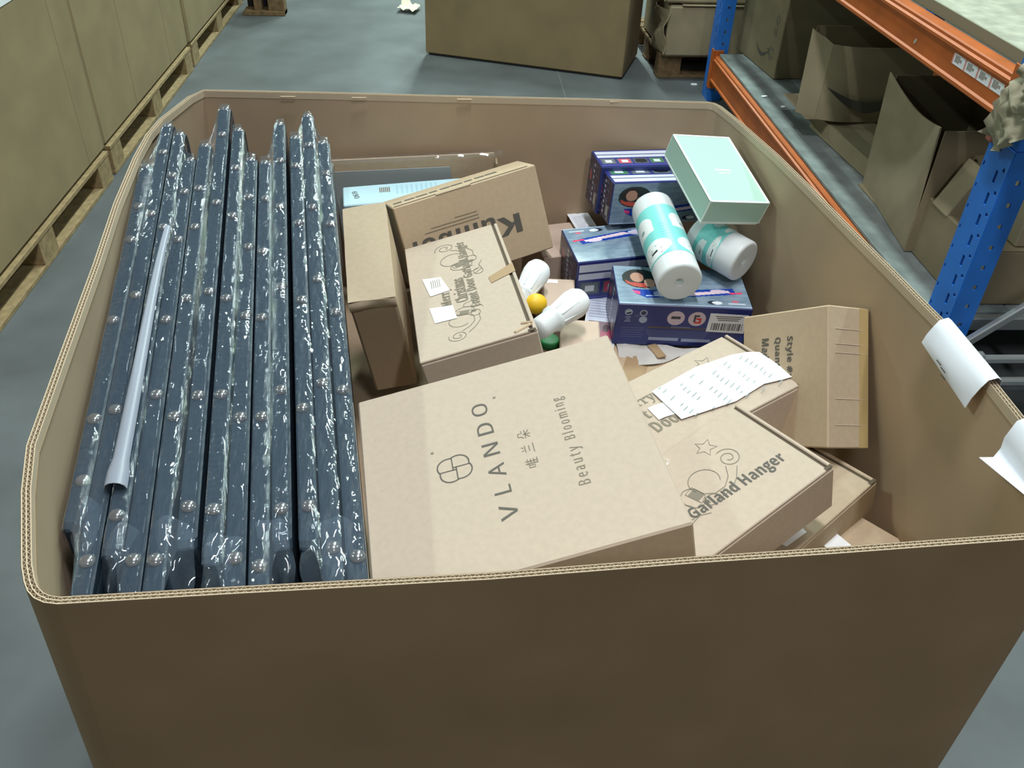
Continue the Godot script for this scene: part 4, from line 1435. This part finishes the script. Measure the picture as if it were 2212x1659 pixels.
func build_pallet_row():
	var zs := [-2.945, -4.455, -5.965, -7.475]
	var lab := ["nearest", "second", "third", "farthest"]
	for i in 4:
		var t := root("pallet", "%s wooden pallet in the row along the left aisle edge" % lab[i], "pallet", at(Vector3(-1.49 - 0.02 * i * 0.3, 0, zs[i])), "pallets under the tall brown cartons")
		pallet_mesh_parts(t, 1.46, 1.0, M.wood)
		t = root("tall_carton", "%s tall brown carton standing on a pallet in the row on the left" % lab[i], "carton", at(Vector3(-1.505 - 0.008 * (i % 2), 0.13, zs[i])), "tall brown cartons on the left")
		var st := st_new()
		add_box(st, Vector3(0.98, 1.0, 1.488), 0.012, at(Vector3(-0.49, 0.503, 0)))
		part("body", done(st), M.rowbox, t)
		part("corner_strip", box_mesh(Vector3(0.03, 0.99, 0.03), 0.012, at(Vector3(-0.014, 0.50, -0.731))), M.old2, t)
		for z in ([0.38, -0.25] if i == 1 else [0.55]):
			part("crease", box_mesh(Vector3(0.004, 0.95, 0.006), 0.0015, at(Vector3(-0.0008, 0.49, -z))), M.old2, t)
		if i == 0:
			part("white_label", box_mesh(Vector3(0.002, 0.15, 0.62), 0.0005, at(Vector3(0.0012, 0.79, -0.045))), M.white, t)
		for k in 2:
			part("top_flap", box_mesh(Vector3(0.48, 0.005, 1.48), 0.001, at(Vector3(-0.247 - 0.486 * k, 1.006, 0))), M.rowbox, t)
# ---------- far end of the aisle ----------
func build_background():
	var t := root("crate_end", "dark wooden crate end standing on the floor beyond the left row", "crate", at(Vector3(-1.16, 0, -6.42)))
	for q in [[-0.055, 0.11], [-0.18, 0.05]]:
		part("post", box_mesh(Vector3(q[1], 0.5, 0.10), 0.003, at(Vector3(q[0], 0.25, 0))), M.wood2, t)
	part("bottom_rail", box_mesh(Vector3(0.28, 0.03, 0.12), 0.003, at(Vector3(-0.14, 0.015, 0))), M.wood2, t)
	part("back_board", box_mesh(Vector3(0.26, 0.5, 0.02), 0.002, at(Vector3(-0.14, 0.25, -0.08))), M.dark, t)
	t = root("paper_litter", "crumpled pale yellow paper lying on the floor far down the aisle", "paper", at(Vector3(-0.30, 0.0, -6.60)))
	var G := []
	for i in 7:
		var row := []
		for j in 7:
			row.append(Vector3((j - 3) * 0.022 - 0.006 * i, 0.016 + 0.020 * absf(sin(i * 1.7 + j * 1.1)) + (0.03 if i < 2 and j < 3 else 0.0), (i - 3) * 0.026 + 0.008 * j))
		G.append(row)
	part("sheet", done(sheet(G, 0.001)), M.lemon_paper, t)
	# big closed carton across the aisle
	var dir := Vector3(0.987 + 0.176, 0, -5.129 + 5.554).normalized()
	var nb := Basis(dir, Vector3.UP, dir.cross(Vector3.UP))
	t = root("aisle_carton", "large closed brown carton standing across the aisle in the background", "carton", Transform3D(nb, Vector3(0.405, 0, -5.341)))
	part("body", box_mesh(Vector3(1.238, 1.0, 0.5), 0.006, at(Vector3(0, 0.512, -0.25))), M.bgbox, t)
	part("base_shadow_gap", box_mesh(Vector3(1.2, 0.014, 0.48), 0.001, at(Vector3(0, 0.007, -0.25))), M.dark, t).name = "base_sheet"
	# pallet with two torn cartons behind the rack post
	t = root("pallet", "wooden pallet with torn cartons behind the far blue rack post", "pallet", Transform3D(Basis(Vector3.UP, -PI / 2 + 0.02), Vector3(1.78, 0, -5.19)))
	pallet_mesh_parts(t, 1.15, 0.8, M.wood2, 0.14)
	var lb := ["lower olive-brown carton with a torn corner on the far pallet", "upper olive-brown carton on the far pallet, behind the blue post"]
	for k in 2:
		t = root("torn_carton", lb[k], "carton", Transform3D(Basis(Vector3.UP, 0.02), Vector3(1.74 - 0.03 * k, 0.14 + 0.292 * k, -5.44)), "cartons on the far pallet")
		part("body", box_mesh(Vector3(1.06, 0.28, 0.62), 0.012, at(Vector3(0, 0.142, 0))), M.old, t)
		part("top_flap", box_mesh(Vector3(0.98, 0.006, 0.60), 0.001, at(Vector3(0.03, 0.286, 0.02))), M.old, t)
		G = []
		for i in 7:
			var row := []
			for j in 6:
				row.append(Vector3(-0.535 + 0.02 * sin(i * 1.3 + j) - 0.02 * sin(j * 0.6), 0.01 + i * 0.04, 0.31 - j * 0.05))
			G.append(row)
		part("torn_flap", done(sheet(G, 0.004)), M.old, t)
	t = root("paper_scrap", "tiny white scrap on the floor beside the far blue rack post", "paper", at(Vector3(1.405, 0.0, -5.06)))
	part("scrap", box_mesh(Vector3(0.035, 0.008, 0.02), 0.002, at(Vector3(0, 0.004, 0))), M.white, t)
	t = root("joint", "", "", Transform3D.IDENTITY)
	t.free()
	var st := st_new()
	add_box(st, Vector3(0.008, 0.002, 14), 0, at(Vector3(0.62, 0.0003, -9.0)))
	struct("trim_1", done(st), sm(lin(0.13, 0.145, 0.145), 0.9))

# ---------- rack on the right ----------
func upright(t: Node3D, z: float, h: float):
	# pressed channel: front plate with two rows of holes, two returns
	var c := CSGCombiner3D.new()
	c.name = "upright" if not t.has_node("upright") else "upright_001"
	t.add_child(c)
	var W := 0.118
	var add := func(size: Vector3, p: Vector3, op: int, called: String):
		var b := CSGBox3D.new()
		b.name = called
		b.size = size
		b.position = p
		b.operation = op
		b.material = M.blue
		c.add_child(b, true)
	add.call(Vector3(0.005, h, W), Vector3(0.0, h / 2, 0), CSGShape3D.OPERATION_UNION, "plate")
	add.call(Vector3(0.07, h, 0.005), Vector3(0.035, h / 2, W / 2), CSGShape3D.OPERATION_UNION, "return")
	add.call(Vector3(0.07, h, 0.005), Vector3(0.035, h / 2, -W / 2), CSGShape3D.OPERATION_UNION, "return")
	var y := 0.06
	while y < h - 0.04:
		add.call(Vector3(0.03, 0.034, 0.011), Vector3(0.0, y, 0.018), CSGShape3D.OPERATION_SUBTRACTION, "slot")
		add.call(Vector3(0.03, 0.010, 0.012), Vector3(0.0, y + 0.027, 0.044), CSGShape3D.OPERATION_SUBTRACTION, "hole")
		add.call(Vector3(0.03, 0.012, 0.006), Vector3(0.0, y + 0.01, -0.050), CSGShape3D.OPERATION_SUBTRACTION, "notch")
		add.call(Vector3(0.012, 0.014, 0.03), Vector3(0.036, y, W / 2), CSGShape3D.OPERATION_SUBTRACTION, "side_hole")
		y += 0.0625
	c.position = Vector3(1.42, 0, z)

func beam_profile(st: SurfaceTool, x: float, y0: float, y1: float, z0: float, z1: float):
	# box beam with a rolled lip at top and bottom and a step
	var P := [Vector2(0.0, y0), Vector2(-0.004, y0 + 0.004), Vector2(-0.004, y0 + 0.013), Vector2(0.002, y0 + 0.018), Vector2(0.002, y1 - 0.030), Vector2(-0.004, y1 - 0.024), Vector2(-0.004, y1 - 0.016), Vector2(0.004, y1 - 0.012), Vector2(0.004, y1 - 0.004), Vector2(0.008, y1), Vector2(0.05, y1), Vector2(0.05, y0)]
	var n := P.size()
	var c := Vector2(0.025, (y0 + y1) / 2)
	for i in n:
		var a: Vector2 = P[i]
		var b: Vector2 = P[(i + 1) % n]
		var e := (b - a).normalized()
		var o := Vector2(-e.y, e.x)
		if i < 10 and i != 9:
			o = o if o.x < 0 or (absf(o.x) < 0.3 and o.dot((a + b) / 2 - c) > 0) else -o
		elif o.dot((a + b) / 2 - c) < 0:
			o = -o
		oquad(st, Vector3(x + a.x, a.y, z0), Vector3(x + b.x, b.y, z0), Vector3(x + b.x, b.y, z1), Vector3(x + a.x, a.y, z1), Vector3(o.x, o.y, 0))
	for z in [z0, z1]:
		for i in n:
			var a: Vector2 = P[i]
			var b: Vector2 = P[(i + 1) % n]
			otri(st, Vector3(x + c.x, c.y, z), Vector3(x + a.x, a.y, z), Vector3(x + b.x, b.y, z), Vector3(0, 0, -1 if z == minf(z0, z1) else 1))

func build_rack():
	var t := root("pallet_rack", "steel pallet rack with blue posts and orange beams along the right", "rack")
	var zf := -4.855
	var zn := -2.092
	upright(t, zf, 2.6)
	upright(t, zn, 0.83)
	part("upright_top", box_mesh(Vector3(0.07, 1.75, 0.118), 0.003, at(Vector3(1.455, 1.705, zn))), M.blue, t)
	for yy in [[0.112, 0.248], [0.874, 0.987]]:
		var st := st_new()
		beam_profile(st, 1.418, yy[0], yy[1], zf + 0.062, zn - 0.062)
		var bm := part("beam", done(st), M.orange, t)
		for z in [zf + 0.032, zn - 0.05]:
			var cn := part("beam_connector", box_mesh(Vector3(0.05, yy[1] - yy[0] + 0.07, 0.006), 0.001, at(Vector3(1.442, (yy[0] + yy[1]) / 2 - 0.005, z + 0.036))), M.orange, t)
			part("beam_connector", box_mesh(Vector3(0.005, yy[1] - yy[0] + 0.07, 0.05), 0.001, at(Vector3(1.414, (yy[0] + yy[1]) / 2 - 0.005, z + 0.012))), M.orange, t)
		if yy[0] > 0.5:
			for k in 4:
				var lb := part("barcode_label", box_mesh(Vector3(0.0008, 0.029, 0.064), 0, Transform3D(Basis(Vector3.RIGHT, 0.0), Vector3(1.4196, 0.938, -2.425 + k * 0.0715))), M.white, bm)
				st = st_new()
				for j in 6:
					add_box(st, Vector3(0.0006, 0.018 if j < 4 else 0.008, 0.004), 0, at(Vector3(1.4191, 0.940, -2.445 + k * 0.0715 + j * 0.0066)))
				part("barcode", done(st), M.ink_soft, bm)
				part("red_margin", box_mesh(Vector3(0.0006, 0.029, 0.006), 0, at(Vector3(1.4190, 0.938, -2.458 + k * 0.0715))), sm(lin(0.75, 0.35, 0.32), 0.6), bm)
			part("paint_chip", box_mesh(Vector3(0.001, 0.016, 0.010), 0.0003, Transform3D(Basis(Vector3.RIGHT, 0.6), Vector3(1.4195, 0.915, -2.70))), M.board, bm)
	# decks: boards laid side by side
	for k in 4:
		part("lower_deck_board", box_mesh(Vector3(0.262, 0.016, 2.60), 0.003, at(Vector3(1.572 + k * 0.265, 0.257, (zf + zn) / 2))), M.deck, t)
	for k in 2:
		part("upper_deck_board", box_mesh(Vector3(0.72, 0.034, 2.62), 0.003, at(Vector3(1.84 + k * 0.722, 1.004, (zf + zn) / 2))), M.board, t)
		part("deck_edge", box_mesh(Vector3(0.004, 0.034, 2.62), 0.001, at(Vector3(1.4775 + k * 0.722, 1.003, (zf + zn) / 2))), M.board_edge, t)
	part("side_rail", box_mesh(Vector3(1.0, 0.045, 0.03), 0.004, at(Vector3(2.0, 0.235, -2.16))), M.galv, t)
	part("locking_clip", box_mesh(Vector3(0.02, 0.035, 0.03), 0.004, at(Vector3(1.408, 0.838, -2.135))), sm(lin(0.42, 0.12, 0.09), 0.5), t)
	# rear posts and beams carry the decks
	for z in [zf, zn]:
		part("rear_upright", box_mesh(Vector3(0.07, 2.6, 0.11), 0.004, at(Vector3(2.62, 1.3, z))), M.blue, t)
	for y in [0.197, 0.93]:
		part("rear_beam", box_mesh(Vector3(0.05, 0.11, zn - zf - 0.12), 0.004, at(Vector3(2.60, y, (zf + zn) / 2))), M.orange, t)
	rack_goods()

func open_box(called: String, label: String, xf: Transform3D, d: Vector3, mat: Material, group := "") -> Node3D:
	# four thin walls and a bottom, origin at the bottom centre
	var t := root(called, label, "box", xf, group)
	var w := 0.005
	part("bottom", box_mesh(Vector3(d.x, w, d.z), 0.001, at(Vector3(0, w / 2, 0))), mat, t)
	for s in [-1.0, 1.0]:
		part("wall", box_mesh(Vector3(w, d.y, d.z), 0.001, at(Vector3(s * (d.x / 2 - w / 2), d.y / 2, 0))), mat, t)
		part("wall", box_mesh(Vector3(d.x - 2 * w, d.y, w), 0.001, at(Vector3(0, d.y / 2, s * (d.z / 2 - w / 2)))), mat, t)
	return t

func smile(t: Node3D, xf: Transform3D, w: float, mat: Material):
	# a curved arrow: crescent with a pointed tip
	var st := st_new()
	var n := 20
	for i in n:
		var f0 := float(i) / n
		var f1 := float(i + 1) / n
		var q := func(f: float, s: float) -> Vector3:
			var th := w * 0.055 * sin(f * PI * 0.94 + 0.12)
			var p := Vector2((f - 0.5) * w, -w * 0.22 * sin(f * PI) + w * 0.03 * f)
			return xf * Vector3(p.x, p.y + s * th, 0)
		oquad(st, q.call(f0, 1.0), q.call(f1, 1.0), q.call(f1, -1.0), q.call(f0, -1.0), xf.basis.z)
	ribbon(st, [Vector2(0.36, 0.055) * w, Vector2(0.50, 0.06) * w, Vector2(0.47, -0.09) * w], w * 0.04, xf)
	part("curved_mark", done(st), mat, t)

func rack_goods():
	var Y := 0.266
	# tall carton with the curved mark, far end
	var dz := Vector3(0.05, 0, 0.52).normalized()
	var b := Basis(Vector3.UP.cross(dz).normalized(), Vector3.UP, dz)
	var t := root("marked_carton", "tall brown carton with a curved arrow mark at the far end of the lower shelf", "box", Transform3D(b, Vector3(1.584, Y, -4.612)))
	part("body", box_mesh(Vector3(0.55, 0.58, 0.525), 0.004, at(Vector3(0.275, 0.29, 0))), M.old2, t)
	smile(t, Transform3D(Basis(Vector3(0, 0, 1), Vector3.UP, Vector3(-1, 0, 0)), Vector3(-0.0012, 0.105, 0.065)), 0.17, M.ink)
	text(t, "fi  so", Vector3(-0.0012, 0.07, 0.20), Vector3(0, 1, 0), Vector3(0, 0, -1), 0.22, 0.05, M.ink_soft, "Droid Sans", 700)
	# large bowed carton with the wide curved mark
	t = root("bowed_carton", "open bowed carton with a wide dark curved mark, middle of the lower shelf", "box", at(Vector3(1.63, 0.358, -3.60)))
	var G := []
	var hgt := 0.30
	for i in 7:
		var f := i / 6.0
		var row := []
		for j in 15:
			var g := j / 14.0
			var x := lerpf(-0.10, 0.34, g)
			var z := 0.045 * (1.0 - pow(1.0 - minf(g / 0.28, 1.0), 2.0)) - 0.02 * g
			row.append(Vector3(x + 0.012 * f, 0.002 + f * hgt, z + 0.05 - 0.02 * f))
		G.append(row)
	part("front_wall", done(sheet(G, 0.005)), M.old, t)
	G = []
	for i in 5:
		var f := i / 4.0
		var row := []
		for j in 5:
			row.append(Vector3(-0.10 - 0.0145 * j + 0.012 * f - 0.012 * f * j / 4.0, 0.002 + f * (hgt + 0.01 * j), 0.05 - 0.02 * f - j * 0.02))
		G.append(row)
	part("side_wall", done(sheet(G, 0.005)), M.old, t)
	part("side_wall", box_mesh(Vector3(0.005, 0.28, 0.30), 0.001, at(Vector3(0.342, 0.142, -0.10))), M.old2, t)
	part("back_wall", box_mesh(Vector3(0.40, 0.30, 0.005), 0.001, at(Vector3(0.14, 0.152, -0.25))), M.old2, t)
	part("bottom", box_mesh(Vector3(0.46, 0.004, 0.32), 0.001, at(Vector3(0.088, 0.002, -0.10))), M.old2, t)
	var sx := Transform3D(Basis(Vector3(1, 0, -0.04).normalized(), Vector3(0, 1, -0.06).normalized(), Vector3(0.04, 0.06, 1).normalized()), Vector3(0.10, 0.150, 0.097))
	smile(t, sx, 0.40, M.ink)
	t = root("flat_box", "flat olive-brown box on the lower shelf under the bowed carton", "box", Transform3D(Basis(Vector3.UP, 0.08), Vector3(1.80, Y, -3.40)))
	part("body", box_mesh(Vector3(0.40, 0.075, 0.62), 0.004, at(Vector3(0, 0.0375, 0))), M.old, t)
	part("top_flap", box_mesh(Vector3(0.20, 0.003, 0.60), 0.001, Transform3D(Basis(Vector3(0, 0, 1), 0.05), Vector3(-0.10, 0.0785, 0))), M.old, t)
	# tall open carton in front, its wall bowed
	t = root("open_carton", "tall open olive carton with a bowed top edge, nearest on the lower shelf", "box", at(Vector3(1.56, Y, -2.82)))
	G = []
	for i in 9:
		var f := i / 8.0
		var row := []
		for j in 13:
			var g := j / 12.0
			var z := lerpf(-0.28, 0.265, g)
			var x := lerpf(0.034, -0.030, g) + 0.03 * sin(g * PI) * f - 0.02 * f
			var hh := 0.43 - 0.055 * sin(g * PI) * (1.0 - 0.3 * g)
			row.append(Vector3(x, 0.002 + f * hh, z))
		G.append(row)
	part("bowed_wall", done(sheet(G, 0.005)), M.old, t)
	part("near_wall", box_mesh(Vector3(0.40, 0.42, 0.005), 0.001, Transform3D(Basis(Vector3.UP, 0.03), Vector3(0.165, 0.212, 0.263))), M.old2, t)
	part("far_wall", box_mesh(Vector3(0.36, 0.42, 0.005), 0.001, at(Vector3(0.22, 0.212, -0.278))), M.old2, t)
	part("inner_wall", box_mesh(Vector3(0.005, 0.42, 0.54), 0.001, at(Vector3(0.375, 0.212, -0.005))), M.old2, t)
	part("bottom", box_mesh(Vector3(0.36, 0.004, 0.53), 0.001, at(Vector3(0.19, 0.002, -0.008))), M.old2, t)
	# items nearer the blue post
	t = root("tilted_box", "small olive box leaning against the open carton behind the near blue post", "box", Transform3D(Basis(Vector3(0, 0, 1), -0.42), Vector3(1.60, 0.452, -2.47)))
	part("body", box_mesh(Vector3(0.15, 0.17, 0.10), 0.003, at(Vector3(0.02, 0.07, 0))), M.old, t)
	t = root("lower_box", "brown box on the lower shelf beneath the small tilted box", "box", at(Vector3(1.66, Y, -2.455)))
	part("body", box_mesh(Vector3(0.22, 0.20, 0.20), 0.003, at(Vector3(0, 0.10, 0))), M.old2, t)
	t = root("cardboard_tube", "brown cardboard tube poking out behind the small tilted box", "tube", Transform3D(basis_from(Vector3(0.1, 0, 1), Vector3(0.97, 0.05, -0.08)), Vector3(1.64, 0.595, -2.52)))
	part("tube", done(lathe([Vector2(0.014, 0.006), Vector2(0.014, 0.0), Vector2(0.027, 0.0), Vector2(0.027, 0.26), Vector2(0.014, 0.26), Vector2(0.014, 0.006)], 24)), M.old2, t)
	t = root("end_carton", "brown carton at the near end of the lower shelf, right of the blue post", "box", at(Vector3(1.90, Y, -2.33)))
	part("body", box_mesh(Vector3(0.58, 0.185, 0.14), 0.004, at(Vector3(0, 0.0925, 0.05))), M.old2, t)
	part("top_flap", box_mesh(Vector3(0.58, 0.003, 0.12), 0.001, at(Vector3(0, 0.1868, 0.06))), M.old2, t)
	t = root("upper_carton", "olive carton stacked on the near end carton beside the blue post", "box", at(Vector3(1.93, Y + 0.19, -2.33)))
	part("body", box_mesh(Vector3(0.52, 0.17, 0.20), 0.004, at(Vector3(0, 0.085, 0))), M.old, t)
	# torn kraft wrap hanging over the beam end
	t = root("kraft_wrap", "crumpled brown paper wrap hanging over the upper beam at the near blue post", "wrapping")
	G = []
	var nz := FastNoiseLite.new()
	nz.frequency = 14.0
	nz.seed = 4
	for i in 15:
		var f := i / 14.0
		var row := []
		for j in 13:
			var g := j / 12.0
			var z := lerpf(-2.09, -1.90, g) - 0.05 * f * (1.0 - g)
			var y := 1.07 - f * (0.195 + 0.05 * sin(g * 5.0 + 0.6) + 0.04 * g)
			row.append(Vector3(1.392 - 0.03 * sin(f * PI) + 0.05 * nz.get_noise_2d(f * 1.4, g * 1.2) + 0.03 * (1.0 - f), y + 0.012 * nz.get_noise_2d(f * 2.0 + 9.0, g * 2.0), z))
		G.append(row)
	part("sheet", done(sheet(G, 0.002)), sm(lin(0.36, 0.32, 0.22), 0.6), t)
	var lb := ["white scrap on the lower deck near its middle", "smaller white scrap on the lower deck, closer to the viewer"]
	for k in 2:
		t = root("paper_scrap", lb[k], "paper", at(Vector3([1.489, 1.537][k], Y, [-4.09, -3.95][k])))
		part("scrap", box_mesh(Vector3(0.028 - 0.008 * k, 0.005, 0.016), 0.0015, Transform3D(Basis(Vector3.UP, 0.4), Vector3(0, 0.0025, 0))), M.white, t)
	# galvanised trolley frame in the next bay
	t = root("steel_trolley", "galvanised steel trolley frame right of the near blue post", "trolley")
	for q in [[0.2785, -1.905], [0.215, -1.885]]:
		part("rail", box_mesh(Vector3(0.85, 0.020, 0.022), 0.004, at(Vector3(1.875, q[0], q[1]))), M.galv, t)
	var dd := Vector3(0.1184, 0.1105, 0)
	part("diagonal_bar", box_mesh(Vector3(0.42, 0.026, 0.020), 0.004, Transform3D(Basis(Vector3(0, 0, 1), atan2(dd.y, dd.x)), Vector3(1.484, 0.2773, -2.0) + dd.normalized() * 0.19)), M.galv, t)
	part("corner_post", box_mesh(Vector3(0.024, 0.62, 0.024), 0.004, at(Vector3(1.80, 0.31, -1.93))), M.galv, t)
	part("corner_post", box_mesh(Vector3(0.024, 0.30, 0.024), 0.004, at(Vector3(1.462, 0.15, -1.905))), M.galv, t)
	part("shelf", box_mesh(Vector3(0.82, 0.01, 0.18), 0.002, at(Vector3(1.88, 0.10, -1.90))), M.dark, t)
